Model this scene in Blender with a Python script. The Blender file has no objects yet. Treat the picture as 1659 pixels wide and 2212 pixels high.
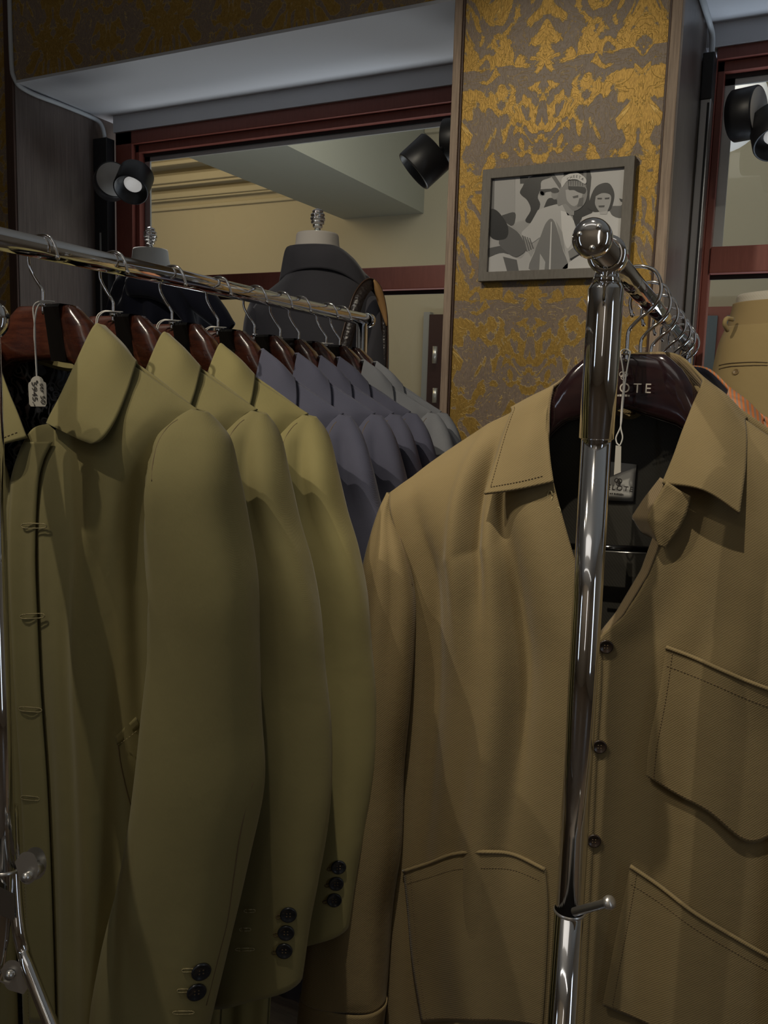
import bpy, math, random
import numpy as np
from mathutils import Vector, Matrix
from mathutils.bvhtree import BVHTree
random.seed(7)
SC = bpy.context.scene
COL = SC.collection
pi = math.pi

# ------------------------------------------------------------------ camera
YAW, PIT, ROL, FPX = math.radians(-26.49), math.radians(-7.55), math.radians(1.76), 1868.0
CAM = np.array([0.0, 0.0, 1.5])
def _axes():
    cy, sy, cp, sp, cr, sr = math.cos(YAW), math.sin(YAW), math.cos(PIT), math.sin(PIT), math.cos(ROL), math.sin(ROL)
    f = np.array([sy*cp, cy*cp, sp]); r = np.array([cy, -sy, 0.0]); u = np.cross(r, f)
    return cr*r + sr*u, -sr*r + cr*u, f
R_, U_, F_ = _axes()
cd = bpy.data.cameras.new('camera'); cam = bpy.data.objects.new('camera', cd); COL.objects.link(cam)
cam.matrix_world = Matrix(((R_[0], U_[0], -F_[0], CAM[0]), (R_[1], U_[1], -F_[1], CAM[1]), (R_[2], U_[2], -F_[2], CAM[2]), (0, 0, 0, 1)))
cd.sensor_fit = 'VERTICAL'; cd.sensor_height = 36.0; cd.lens = FPX*36.0/2212.0
cd.clip_start = 0.02; cd.clip_end = 60
SC.camera = cam
# ------------------------------------------------------------------ colour management and light
SC.view_settings.view_transform = 'Standard'; SC.view_settings.look = 'None'
SC.view_settings.gamma = 1.0; SC.view_settings.use_curve_mapping = False
SC.view_settings.exposure = -1.0
SC.cycles.max_bounces = 7; SC.cycles.sample_clamp_indirect = 3.0; SC.cycles.caustics_reflective = False; SC.cycles.caustics_refractive = False
W = bpy.data.worlds.new('world'); SC.world = W; W.use_nodes = True
W.node_tree.nodes['Background'].inputs[0].default_value = (0.62, 0.66, 0.72, 1); W.node_tree.nodes['Background'].inputs[1].default_value = 0.35

def aim(o, target):
    d = Vector(target) - o.location
    o.rotation_euler = d.to_track_quat('-Z', 'Y').to_euler()
def spot(name, loc, tgt, power, col, ang, blend=0.3, rad=0.02):
    l = bpy.data.lights.new(name, 'SPOT'); l.energy = power; l.color = col; l.spot_size = math.radians(ang); l.spot_blend = blend; l.shadow_soft_size = rad
    o = bpy.data.objects.new(name, l); COL.objects.link(o); o.location = loc; aim(o, tgt); return o
def area(name, loc, tgt, power, col, sx, sy):
    l = bpy.data.lights.new(name, 'AREA'); l.energy = power; l.color = col; l.shape = 'RECTANGLE'; l.size = sx; l.size_y = sy
    o = bpy.data.objects.new(name, l); COL.objects.link(o); o.location = loc; aim(o, tgt); return o
WARM = (1.0, 0.90, 0.74); NEUT = (1.0, 0.95, 0.88); COOL = (0.72, 0.84, 1.0)
spot('spotlight_left', (-1.25, -0.05, 3.2), (-0.30, 1.0, 1.20), 92, WARM, 38, 0.6, 0.010)
spot('spotlight_middle', (-1.65, -0.1, 3.15), (-0.85, 1.22, 1.58), 150, WARM, 36, 0.9, 0.012)
spot('spotlight_right', (-0.33, 0.28, 3.2), (-0.06, 1.15, 1.08), 180, WARM, 33, 0.5, 0.010)
spot('spotlight_pillar', (-1.15, 0.5, 3.05), (-0.70, 2.43, 1.85), 120, (1.0, 0.90, 0.72), 46, 0.8, 0.04)
spot('forms_fill_spot', (-2.1, 0.5, 3.1), (-1.45, 2.5, 1.75), 60, NEUT, 34, 0.8, 0.04)  # added unseen spot that brightens the dress forms
spot('trousers_fill_spot', (0.9, 0.7, 3.0), (-0.05, 2.6, 1.55), 150, (1.0, 0.94, 0.80), 36, 0.8, 0.03)  # added spot from the upper right to lift the dark trousers
area('ceiling_fill', (-0.4, -0.9, 3.2), (-0.4, -0.6, 0), 3, NEUT, 1.6, 0.5)  # unseen area light added for general fill
area('cool_side_fill', (2.35, -0.2, 1.7), (-0.6, 1.2, 1.4), 8.5, COOL, 0.30, 2.2)  # added cool fill for the sleeves, also a stripe in the chrome
area('cool_back_fill', (-2.2, -2.35, 1.8), (-0.6, 1.5, 1.4), 7, COOL, 0.22, 2.0)  # narrow cool strip added behind the camera for chrome reflections
area('back_strip_fill', (0.6, -2.4, 2.1), (-0.3, 1.5, 1.4), 2.8, NEUT, 0.18, 1.8)  # another added strip, mirrored as a stripe in the posts
area('back_wall_fill', (0.0, -1.6, 3.15), (0.0, -2.6, 1.6), 14, NEUT, 3.0, 0.2)  # added to light the back wall that the chrome reflects
area('ceiling_bounce_fill', (-0.6, -1.0, 2.5), (-0.6, -0.9, 3.3), 8, NEUT, 1.5, 0.3)  # added upward fill, brightens the ceiling mirrored in the rails
area('arcade_light_warm', (-4.6, 4.3, 3.2), (-4.4, 6.2, 2.2), 30, (1.0, 0.77, 0.48), 1.2, 0.8)
area('arcade_light', (-1.2, 4.0, 3.3), (-1.3, 5.6, 0.6), 42, (1.0, 0.93, 0.84), 2.4, 0.8)
area('soffit_fill', (-1.9, 3.7, 0.5), (-1.9, 2.6, 2.6), 42, (0.92, 0.94, 1.0), 2.0, 0.8)  # fill added low outside in place of daylight bounce, brightens the soffit
area('soffit_fill_right', (0.6, 3.7, 0.5), (0.5, 2.6, 2.6), 80, (0.72, 0.82, 1.0), 1.6, 0.8)  # same added fill for the right soffit and pillar side

# ------------------------------------------------------------------ pixel helpers
def ray(x, y): return F_ + R_*(x-829.5)/FPX - U_*(y-1106)/FPX
def onY(x, y, Y):
    d = ray(x, y); return CAM + d*((Y-CAM[1])/d[1])
def onZ(x, y, Z):
    d = ray(x, y); return CAM + d*((Z-CAM[2])/d[2])
def P(x, y, z): return CAM + ray(x, y)*z

# ------------------------------------------------------------------ materials
def lin(c):
    return tuple((v/255/12.92 if v/255 <= .04045 else ((v/255+.055)/1.055)**2.4) for v in c)
MATS = {}
def mat(name, col, rough=0.5, metal=0.0, spec=0.5, coat=0.0, sheen=0.0, emit=None, es=1.0):
    m = bpy.data.materials.new(name); m.use_nodes = True; b = m.node_tree.nodes['Principled BSDF']
    b.inputs['Base Color'].default_value = (*col, 1); b.inputs['Roughness'].default_value = rough; b.inputs['Metallic'].default_value = metal
    b.inputs['Specular IOR Level'].default_value = spec; b.inputs['Coat Weight'].default_value = coat; b.inputs['Coat Roughness'].default_value = 0.08
    b.inputs['Sheen Weight'].default_value = sheen; b.inputs['Sheen Roughness'].default_value = 0.4
    if emit: b.inputs['Emission Color'].default_value = (*emit, 1); b.inputs['Emission Strength'].default_value = es
    MATS[name] = m; return m
def N(m, t, **kw):
    n = m.node_tree.nodes.new(t)
    for k, v in kw.items():
        if k in n.inputs.keys() if hasattr(n.inputs, 'keys') else False: n.inputs[k].default_value = v
        else: setattr(n, k, v)
    return n
def L(m, a, b): m.node_tree.links.new(a, b)
def coords(m, scale=(1, 1, 1), rot=(0, 0, 0)):
    t = N(m, 'ShaderNodeTexCoord'); mp = N(m, 'ShaderNodeMapping'); mp.inputs['Scale'].default_value = scale; mp.inputs['Rotation'].default_value = rot
    L(m, t.outputs['Object'], mp.inputs['Vector']); return mp.outputs['Vector']
def ramp(m, fac, stops):
    r = N(m, 'ShaderNodeValToRGB'); L(m, fac, r.inputs['Fac'])
    while len(r.color_ramp.elements) < len(stops): r.color_ramp.elements.new(0.5)
    for e, (p, c) in zip(r.color_ramp.elements, stops): e.position = p; e.color = (*c, 1) if len(c) == 3 else c
    return r.outputs['Color']
def mix(m, fac, a, b):
    n = N(m, 'ShaderNodeMix'); n.data_type = 'RGBA'
    for i, v in ((0, fac), (6, a), (7, b)):
        if hasattr(v, 'default_value') or hasattr(v, 'is_linked'): L(m, v, n.inputs[i])
        elif i == 0: n.inputs[0].default_value = v
        else: n.inputs[i].default_value = (*v, 1)
    return n.outputs[2]
def math_(m, op, a, b=0.0, clamp=False):
    n = N(m, 'ShaderNodeMath'); n.operation = op; n.use_clamp = clamp
    for i, v in ((0, a), (1, b)):
        if isinstance(v, (int, float)): n.inputs[i].default_value = v
        else: L(m, v, n.inputs[i])
    return n.outputs[0]
def bump(m, h, strength=0.3, dist=0.001, prev=None):
    b = N(m, 'ShaderNodeBump'); b.inputs['Strength'].default_value = strength; b.inputs['Distance'].default_value = dist
    L(m, h, b.inputs['Height'])
    if prev is not None: L(m, prev, b.inputs['Normal'])
    L(m, b.outputs['Normal'], m.node_tree.nodes['Principled BSDF'].inputs['Normal']); return b.outputs['Normal']
def base(m, sock): L(m, sock, m.node_tree.nodes['Principled BSDF'].inputs['Base Color'])
def fabric(name, col, twill=110, ang=40, var=0.12, rough=0.85, bs=0.35, sheen=0.15, spec=0.25):
    m = mat(name, col, rough, sheen=sheen, spec=spec)
    v = coords(m, rot=(0, math.radians(ang), 0))
    w = N(m, 'ShaderNodeTexWave'); w.bands_direction = 'X'; w.inputs['Scale'].default_value = twill; w.inputs['Distortion'].default_value = 0.6; w.inputs['Detail'].default_value = 1
    w.inputs['Detail Scale'].default_value = 8; L(m, v, w.inputs['Vector'])
    n = N(m, 'ShaderNodeTexNoise'); n.inputs['Scale'].default_value = 700; n.inputs['Detail'].default_value = 2; L(m, v, n.inputs['Vector'])
    h = math_(m, 'ADD', math_(m, 'MULTIPLY', w.outputs['Fac'], 0.6), math_(m, 'MULTIPLY', n.outputs['Fac'], 0.7))
    n2 = N(m, 'ShaderNodeTexNoise'); n2.inputs['Scale'].default_value = 9; n2.inputs['Detail'].default_value = 4; L(m, v, n2.inputs['Vector'])
    dk = tuple(c*(1-var) for c in col); lt = tuple(min(1, c*(1+var)) for c in col)
    c1 = mix(m, n2.outputs['Fac'], dk, lt)
    c2 = mix(m, math_(m, 'MULTIPLY', w.outputs['Fac'], 0.12), c1, tuple(c*0.65 for c in col))
    base(m, c2)
    n3 = N(m, 'ShaderNodeTexNoise'); n3.inputs['Scale'].default_value = 22; n3.inputs['Detail'].default_value = 3; L(m, v, n3.inputs['Vector'])
    p = bump(m, n3.outputs['Fac'], 0.25, 0.004)
    bump(m, h, bs, 0.0006, p)
    return m
def wood(name, c1, c2, scale=(30, 30, 2.0), rough=0.4, coat=0.0, bs=0.1):
    m = mat(name, c1, rough, coat=coat)
    v = coords(m, scale)
    n = N(m, 'ShaderNodeTexNoise'); n.inputs['Scale'].default_value = 3; n.inputs['Detail'].default_value = 8; n.inputs['Roughness'].default_value = 0.65; L(m, v, n.inputs['Vector'])
    base(m, ramp(m, n.outputs['Fac'], [(0.3, c1), (0.7, c2)])); bump(m, n.outputs['Fac'], bs, 0.002); return m

M_olive = fabric('olive_cotton', (0.270, 0.232, 0.098), twill=300, var=0.10, bs=0.12)
M_olive2 = fabric('olive_cotton_yellow', (0.300, 0.258, 0.105), twill=300, var=0.10, bs=0.12)
M_tan = fabric('tan_twill', (0.240, 0.179, 0.084), twill=130, ang=-48, var=0.08, bs=0.4)
M_tanin = fabric('tan_twill_inside', (0.23, 0.168, 0.09), twill=130, ang=48, var=0.08, bs=0.5)
M_lin_dark = fabric('dark_lining', (0.045, 0.042, 0.034), twill=90, bs=0.2, rough=0.6)
M_navy = fabric('navy_wool', (0.105, 0.108, 0.155), twill=220, var=0.14, bs=0.3)
M_navyd = fabric('dark_navy_cloth', (0.014, 0.015, 0.026), twill=120, bs=0.2)
M_grey = fabric('blue_grey_cotton', (0.27, 0.28, 0.30), twill=220, var=0.12, bs=0.3)
M_char = fabric('charcoal_wool', (0.055, 0.053, 0.060), twill=170, var=0.08, bs=0.2)
M_khaki = fabric('khaki_cotton', (0.36, 0.26, 0.115), twill=170, var=0.07, bs=0.2)
M_linen = fabric('linen_cover', (0.52, 0.47, 0.38), twill=60, var=0.1, bs=0.3)
M_band = fabric('khaki_waistband', (0.33, 0.235, 0.105), twill=170, var=0.05, bs=0.2)
M_thread = mat('thread', (0.36, 0.30, 0.15), 0.8)
M_thread_d = mat('dark_thread', (0.16, 0.11, 0.055), 0.8)
M_cord = mat('white_cord', (0.62, 0.60, 0.55), 0.9)
M_chrome = mat('chrome', (0.80, 0.80, 0.81), 0.06, 1.0)
M_chromed = mat('dull_chrome', (0.72, 0.70, 0.66), 0.30, 0.85)
M_steel = mat('brushed_steel', (0.42, 0.42, 0.42), 0.3, 1.0)
M_blackm = mat('black_metal', (0.012, 0.012, 0.013), 0.42, 0.0, 0.5)
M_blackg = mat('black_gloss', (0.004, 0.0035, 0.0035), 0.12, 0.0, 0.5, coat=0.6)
M_mahog = wood('mahogany_gloss', (0.035, 0.009, 0.006), (0.105, 0.030, 0.015), (12, 12, 60), 0.22, 0.8, 0.05)
M_darkhang = wood('dark_plum_gloss', (0.010, 0.004, 0.006), (0.022, 0.008, 0.009), (8, 8, 40), 0.12, 1.0, 0.03)
M_cream = mat('cream_lettering', (0.55, 0.50, 0.42), 0.6)
M_ink = mat('dark_ink', (0.04, 0.035, 0.03), 0.8)
M_tag = mat('tag_card', (0.52, 0.49, 0.42), 0.8)
M_white_label = mat('white_label', (0.42, 0.41, 0.38), 0.8)
M_frame_red = wood('red_window_paint', (0.19, 0.050, 0.034), (0.23, 0.066, 0.046), (40, 40, 4), 0.42, 0.0, 0.08)
M_gasket = mat('rubber_gasket', (0.012, 0.012, 0.012), 0.5)
M_alu = mat('aluminium_spacer', (0.45, 0.46, 0.45), 0.35, 0.6)
M_white = mat('white_plaster', (0.60, 0.60, 0.62), 0.75)
M_cable = mat('white_cable', (0.55, 0.57, 0.58), 0.5)
M_wenge = wood('dark_wood_panel', (0.095, 0.072, 0.062), (0.165, 0.130, 0.112), (60, 60, 2.0), 0.34, 0.0, 0.1)
M_trim = wood('brown_wood_trim', (0.21, 0.145, 0.10), (0.42, 0.31, 0.22), (70, 70, 3.0), 0.55, 0.0, 0.2)
M_trimd = wood('dark_wood_trim', (0.060, 0.030, 0.020), (0.085, 0.045, 0.030), (70, 70, 3.0), 0.5, 0.0, 0.2)
M_pframe = wood('grey_wood_frame', (0.17, 0.15, 0.125), (0.22, 0.20, 0.17), (60, 60, 10), 0.6, 0.0, 0.2)
M_floor = wood('dark_floor_boards', (0.10, 0.07, 0.045), (0.20, 0.14, 0.09), (3, 30, 30), 0.4)
M_form = mat('dress_form_cream', (0.62, 0.57, 0.50), 0.8)
M_formgrey = mat('dress_form_grey', (0.50, 0.50, 0.48), 0.8)
M_leather = mat('croc_leather', (0.020, 0.013, 0.010), 0.35)
M_leathin = mat('tan_leather_inside', (0.40, 0.22, 0.08), 0.6)
M_button = mat('button_horn', (0.018, 0.020, 0.024), 0.25, 0.0, 0.5)
M_buttonb = mat('button_brown', (0.030, 0.020, 0.015), 0.25)
M_bhole = mat('button_hole_dark', (0.01, 0.01, 0.01), 0.9)
M_wallbeige = mat('arcade_plaster', (0.48, 0.43, 0.31), 0.8)
M_beam = mat('arcade_beam', (0.36, 0.36, 0.30), 0.8)
M_ceilp = mat('shop_ceiling', (0.55, 0.52, 0.47), 0.8)
M_shopwall = mat('shop_wall', (0.36, 0.29, 0.21), 0.7)
M_lens = mat('lamp_lens', (0.8, 0.8, 0.8), 0.3, emit=(1, 0.98, 0.94), es=0.56)
M_globe = mat('globe_lamp_glow', (0.6, 0.6, 0.6), 0.5, emit=(1, 0.99, 0.97), es=0.50)
M_drumface = mat('drum_white_face', (0.42, 0.40, 0.37), 0.6)
M_doorred = mat('dark_red_door', (0.045, 0.018, 0.014), 0.4)
M_dglass = mat('dark_blue_glass', (0.10, 0.13, 0.15), 0.15)
for m_, sc_, st_ in ((M_leather, 120, 0.6),):
    v = N(m_, 'ShaderNodeTexVoronoi'); v.inputs['Scale'].default_value = sc_; L(m_, coords(m_), v.inputs['Vector']); bump(m_, v.outputs['Distance'], st_, 0.002)

def glass_mat(name):
    m = bpy.data.materials.new(name); m.use_nodes = True; nt = m.node_tree; nt.nodes.clear()
    o = nt.nodes.new('ShaderNodeOutputMaterial'); mx = nt.nodes.new('ShaderNodeMixShader'); t = nt.nodes.new('ShaderNodeBsdfTransparent'); g = nt.nodes.new('ShaderNodeBsdfGlossy')
    g.inputs['Roughness'].default_value = 0.02; t.inputs[0].default_value = (0.95, 0.97, 0.95, 1); mx.inputs[0].default_value = 0.04
    nt.links.new(t.outputs[0], mx.inputs[1]); nt.links.new(g.outputs[0], mx.inputs[2]); nt.links.new(mx.outputs[0], o.inputs[0]); return m
M_glass = glass_mat('window_glass')

def wallpaper():
    m = mat('damask_wallpaper', (0.4, 0.3, 0.1), 0.5)
    t = N(m, 'ShaderNodeTexCoord'); s = N(m, 'ShaderNodeSeparateXYZ'); L(m, t.outputs['Object'], s.inputs[0])
    def pp(sock, per, off):
        n = N(m, 'ShaderNodeMath'); n.operation = 'PINGPONG'; L(m, math_(m, 'ADD', sock, off), n.inputs[0]); n.inputs[1].default_value = per; return n.outputs[0]
    x = pp(s.outputs['X'], 0.265, 20*0.265+0.232); z = s.outputs['Z']
    zz = N(m, 'ShaderNodeMath'); zz.operation = 'MODULO'; L(m, math_(m, 'ADD', z, 0.13), zz.inputs[0]); zz.inputs[1].default_value = 0.64
    c = N(m, 'ShaderNodeCombineXYZ'); L(m, x, c.inputs[0]); L(m, math_(m, 'MULTIPLY', zz.outputs[0], 0.8), c.inputs[2])
    # curling motif: noise driven swirl
    n0 = N(m, 'ShaderNodeTexNoise'); n0.inputs['Scale'].default_value = 7.0; n0.inputs['Detail'].default_value = 1.0; L(m, c.outputs[0], n0.inputs['Vector'])
    ad = N(m, 'ShaderNodeVectorMath'); ad.operation = 'MULTIPLY_ADD'; L(m, n0.outputs['Color'], ad.inputs[0]); ad.inputs[1].default_value = (0.12, 0.12, 0.12); L(m, c.outputs[0], ad.inputs[2])
    n1 = N(m, 'ShaderNodeTexNoise'); n1.inputs['Scale'].default_value = 11; n1.inputs['Detail'].default_value = 6; n1.inputs['Roughness'].default_value = 0.62; n1.inputs['Distortion'].default_value = 0.5; L(m, ad.outputs[0], n1.inputs['Vector'])
    vo = N(m, 'ShaderNodeTexVoronoi'); vo.feature = 'SMOOTH_F1'; vo.inputs['Scale'].default_value = 9; vo.inputs['Smoothness'].default_value = 0.3; L(m, ad.outputs[0], vo.inputs['Vector'])
    wv = N(m, 'ShaderNodeMath'); wv.operation = 'SINE'; L(m, math_(m, 'MULTIPLY', vo.outputs['Distance'], 26.0), wv.inputs[0])
    f = math_(m, 'ADD', n1.outputs['Fac'], math_(m, 'MULTIPLY', wv.outputs[0], 0.055))
    mask = ramp(m, f, [(0.500, (0, 0, 0)), (0.508, (1, 1, 1))])
    edge = ramp(m, f, [(0.488, (0, 0, 0)), (0.500, (1, 1, 1)), (0.512, (0, 0, 0))])
    sp = N(m, 'ShaderNodeTexVoronoi'); sp.inputs['Scale'].default_value = 95; L(m, t.outputs['Object'], sp.inputs['Vector'])
    spn = N(m, 'ShaderNodeTexNoise'); spn.inputs['Scale'].default_value = 17; L(m, t.outputs['Object'], spn.inputs['Vector'])
    spk = math_(m, 'MULTIPLY', ramp(m, sp.outputs['Distance'], [(0.18, (1, 1, 1)), (0.26, (0, 0, 0))]), ramp(m, spn.outputs['Fac'], [(0.5, (0, 0, 0)), (0.58, (1, 1, 1))]))
    fine = N(m, 'ShaderNodeTexNoise'); fine.inputs['Scale'].default_value = 260; fine.inputs['Detail'].default_value = 2
    mp = N(m, 'ShaderNodeMapping'); mp.inputs['Scale'].default_value = (1, 1, 0.45); L(m, t.outputs['Object'], mp.inputs[0]); L(m, mp.outputs[0], fine.inputs['Vector'])
    gold = mix(m, fine.outputs['Fac'], (0.22, 0.125, 0.025), (0.53, 0.325, 0.065))
    ground = mix(m, fine.outputs['Fac'], (0.155, 0.112, 0.078), (0.32, 0.235, 0.170))
    a = mix(m, math_(m, 'MAXIMUM', mask, math_(m, 'MULTIPLY', spk, 0.8)), ground, gold)
    n4 = N(m, 'ShaderNodeTexNoise'); n4.inputs['Scale'].default_value = 15; n4.inputs['Detail'].default_value = 3; n4.inputs['Distortion'].default_value = 1.5; L(m, ad.outputs[0], n4.inputs['Vector'])
    ln_ = ramp(m, n4.outputs['Fac'], [(0.395, (0, 0, 0)), (0.402, (1, 1, 1)), (0.410, (0, 0, 0)), (0.495, (0, 0, 0)), (0.502, (1, 1, 1)), (0.510, (0, 0, 0)), (0.595, (0, 0, 0)), (0.602, (1, 1, 1)), (0.610, (0, 0, 0))])
    edge = math_(m, 'MAXIMUM', edge, math_(m, 'MULTIPLY', ln_, 0.75))
    a = mix(m, math_(m, 'MULTIPLY', edge, 0.75), a, (0.62, 0.44, 0.15))
    base(m, a)
    mt = math_(m, 'MULTIPLY', mask, 0.45); L(m, mt, m.node_tree.nodes['Principled BSDF'].inputs['Metallic'])
    h = math_(m, 'ADD', math_(m, 'ADD', math_(m, 'MULTIPLY', mask, 0.8), edge), math_(m, 'MULTIPLY', fine.outputs['Fac'], 1.0)); bump(m, h, 0.5, 0.0014)
    return m
M_wall = wallpaper()

def paisley():
    m = mat('paisley_lining', (0.01, 0.01, 0.012), 0.35)
    v = coords(m)
    n0 = N(m, 'ShaderNodeTexNoise'); n0.inputs['Scale'].default_value = 22; n0.inputs['Detail'].default_value = 1; L(m, v, n0.inputs['Vector'])
    ad = N(m, 'ShaderNodeVectorMath'); ad.operation = 'MULTIPLY_ADD'; L(m, n0.outputs['Color'], ad.inputs[0]); ad.inputs[1].default_value = (0.05, 0.05, 0.05); L(m, v, ad.inputs[2])
    vo = N(m, 'ShaderNodeTexVoronoi'); vo.inputs['Scale'].default_value = 34; L(m, ad.outputs[0], vo.inputs['Vector'])
    a = ramp(m, vo.outputs['Distance'], [(0.0, (0, 0, 0)), (0.13, (0, 0, 0)), (0.18, (1, 1, 1)), (0.24, (0, 0, 0)), (0.33, (0, 0, 0)), (0.40, (0.8, 0.8, 0.8)), (0.46, (0, 0, 0))])
    w = N(m, 'ShaderNodeTexWave'); w.inputs['Scale'].default_value = 26; w.inputs['Distortion'].default_value = 14; w.inputs['Detail Scale'].default_value = 1.2; L(m, ad.outputs[0], w.inputs['Vector'])
    b = ramp(m, w.outputs['Fac'], [(0.62, (0, 0, 0)), (0.75, (0.45, 0.45, 0.45))])
    f = math_(m, 'MAXIMUM', a, b)
    n1 = N(m, 'ShaderNodeTexNoise'); n1.inputs['Scale'].default_value = 18; L(m, v, n1.inputs['Vector'])
    c = ramp(m, n1.outputs['Fac'], [(0.45, (0.20, 0.22, 0.26)), (0.58, (0.85, 0.85, 0.88)), (0.66, (0.6, 0.42, 0.36))])
    base(m, mix(m, f, (0.008, 0.008, 0.010), c)); return m
M_paisley = paisley()
def stripes():
    m = mat('orange_stripe_lining', (0.5, 0.2, 0.08), 0.6)
    w = N(m, 'ShaderNodeTexWave'); w.inputs['Scale'].default_value = 60; w.bands_direction = 'X'; L(m, coords(m, rot=(0, 0.25, 0)), w.inputs['Vector'])
    base(m, ramp(m, w.outputs['Fac'], [(0.35, (0.55, 0.17, 0.045)), (0.7, (0.30, 0.20, 0.14))])); return m
M_orange = stripes()

# ------------------------------------------------------------------ object helpers
ORG = {}
def mk(name, verts, faces, m, parent=None, smooth=True, mats=None, fm=None, solid=0.0, bevel=0.0, off=-1.0):
    me = bpy.data.meshes.new(name)
    o0 = ORG.get(parent.name, np.zeros(3)) if parent else np.zeros(3)
    vv = np.asarray(verts, float) - o0
    me.from_pydata([tuple(v) for v in vv], [], [tuple(f) for f in faces]); me.update()
    for mm in (mats or [m]): me.materials.append(mm)
    if fm is not None: me.polygons.foreach_set('material_index', fm)
    if smooth: me.polygons.foreach_set('use_smooth', [True]*len(me.polygons))
    o = bpy.data.objects.new(name, me); COL.objects.link(o)
    if parent: o.parent = parent; ORG[o.name] = o0
    if bevel: b = o.modifiers.new('bevel', 'BEVEL'); b.width = bevel; b.segments = 3; b.limit_method = 'ANGLE'; b.angle_limit = 0.6
    if solid: s = o.modifiers.new('solidify', 'SOLIDIFY'); s.thickness = solid; s.offset = off
    return o
def tag(o, label=None, cat=None, group=None, kind=None):
    if label: o['label'] = label
    if cat: o['category'] = cat
    if group: o['group'] = group
    if kind: o['kind'] = kind
    return o
def thing(name, loc, label, cat, group=None):
    o = bpy.data.objects.new(name, None); COL.objects.link(o); o.location = tuple(loc); o.empty_display_size = 0.05
    ORG[o.name] = np.array(loc, float); tag(o, label, cat, group); return o
def kids(o): return [c for c in ALL() if c.parent == o]
def ALL(): return list(bpy.data.objects)
def copy_tree(root, loc, mm=None, skip=(), rename=None, zrot=0.0, new_name=None):
    mm = mm or {}
    r = root.copy(); COL.objects.link(r); r.location = tuple(loc); r.rotation_euler = (0, 0, zrot)
    if new_name: r.name = new_name
    ORG[r.name] = np.array(loc, float)
    cache = {}
    def rec(src, dst):
        for c in kids(src):
            if c.name.split('.')[0] in skip: continue
            d = c.copy(); COL.objects.link(d); d.parent = dst; ORG[d.name] = np.array(loc, float)
            if d.data and any(m_.name in mm for m_ in d.data.materials if m_):
                d.data = d.data.copy()
                for i, m_ in enumerate(d.data.materials):
                    if m_.name in mm: d.data.materials[i] = mm[m_.name]
            rec(c, d)
    rec(root, r); return r
class MB:
    def __init__(s): s.v = []; s.f = []; s.m = []; s.mi = 0
    def add(s, v, f):
        b = len(s.v); s.v += [tuple(p) for p in v]; s.f += [tuple(i+b for i in q) for q in f]; s.m += [s.mi]*len(f)
    def box(s, a, b):
        x0, y0, z0 = a; x1, y1, z1 = b
        s.add([(x0,y0,z0),(x1,y0,z0),(x1,y1,z0),(x0,y1,z0),(x0,y0,z1),(x1,y0,z1),(x1,y1,z1),(x0,y1,z1)], [(0,3,2,1),(4,5,6,7),(0,1,5,4),(1,2,6,5),(2,3,7,6),(3,0,4,7)])
    def tube(s, pts, r, n=14, cap=True):
        pts = [np.array(p, float) for p in pts]; rs = r if hasattr(r, '__len__') else [r]*len(pts)
        t0 = pts[1]-pts[0]; t0 /= np.linalg.norm(t0); a = np.array([0, 0, 1.]) if abs(t0[2]) < .9 else np.array([1., 0, 0]); u = np.cross(t0, a); u /= np.linalg.norm(u)
        V = []; 
        for i, p in enumerate(pts):
            t = pts[min(i+1, len(pts)-1)]-pts[max(i-1, 0)]; t /= np.linalg.norm(t)
            u = u - t*np.dot(u, t); u /= np.linalg.norm(u); w = np.cross(t, u)
            for k in range(n): V.append(p + rs[i]*(math.cos(2*pi*k/n)*u + math.sin(2*pi*k/n)*w))
        Fc = [(i*n+k, i*n+(k+1) % n, (i+1)*n+(k+1) % n, (i+1)*n+k) for i in range(len(pts)-1) for k in range(n)]
        if cap: Fc += [tuple(range(n))[::-1], tuple((len(pts)-1)*n+k for k in range(n))]
        s.add(V, Fc)
    def lathe(s, prof, c, ax=(0, 0, 1), n=28):
        ax = np.array(ax, float); ax /= np.linalg.norm(ax); c = np.array(c, float)
        a = np.array([0, 0, 1.]) if abs(ax[2]) < .9 else np.array([1., 0, 0]); u = np.cross(ax, a); u /= np.linalg.norm(u); w = np.cross(ax, u)
        V = [c + ax*h + r*(math.cos(2*pi*k/n)*u + math.sin(2*pi*k/n)*w) for r, h in prof for k in range(n)]
        s.add(V, [(i*n+k, i*n+(k+1) % n, (i+1)*n+(k+1) % n, (i+1)*n+k) for i in range(len(prof)-1) for k in range(n)])
    def build(s, name, m, parent=None, **kw):
        mats = kw.pop('mats', None)
        return mk(name, s.v, s.f, m, parent, mats=mats, fm=s.m if mats else None, **kw)
def box(name, a, b, m, parent=None, bevel=0.0, kind=None):
    q = MB(); q.box(a, b); o = q.build(name, m, parent, smooth=False, bevel=bevel)
    if kind: o['kind'] = kind
    return o
def cr(Pc, m):
    Pc = np.asarray(Pc, float); n = len(Pc)
    E = np.concatenate([[2*Pc[0]-Pc[1]], Pc, [2*Pc[-1]-Pc[-2]]])
    t = np.linspace(0, n-1, m); i = np.minimum(t.astype(int), n-2); u = (t-i)
    u = u.reshape(-1, *([1]*(Pc.ndim-1)))
    a, b, c, d = E[i], E[i+1], E[i+2], E[i+3]
    return 0.5*((2*b)+(c-a)*u+(2*a-5*b+4*c-d)*u*u+(3*b-a-3*c+d)*u**3)
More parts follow.
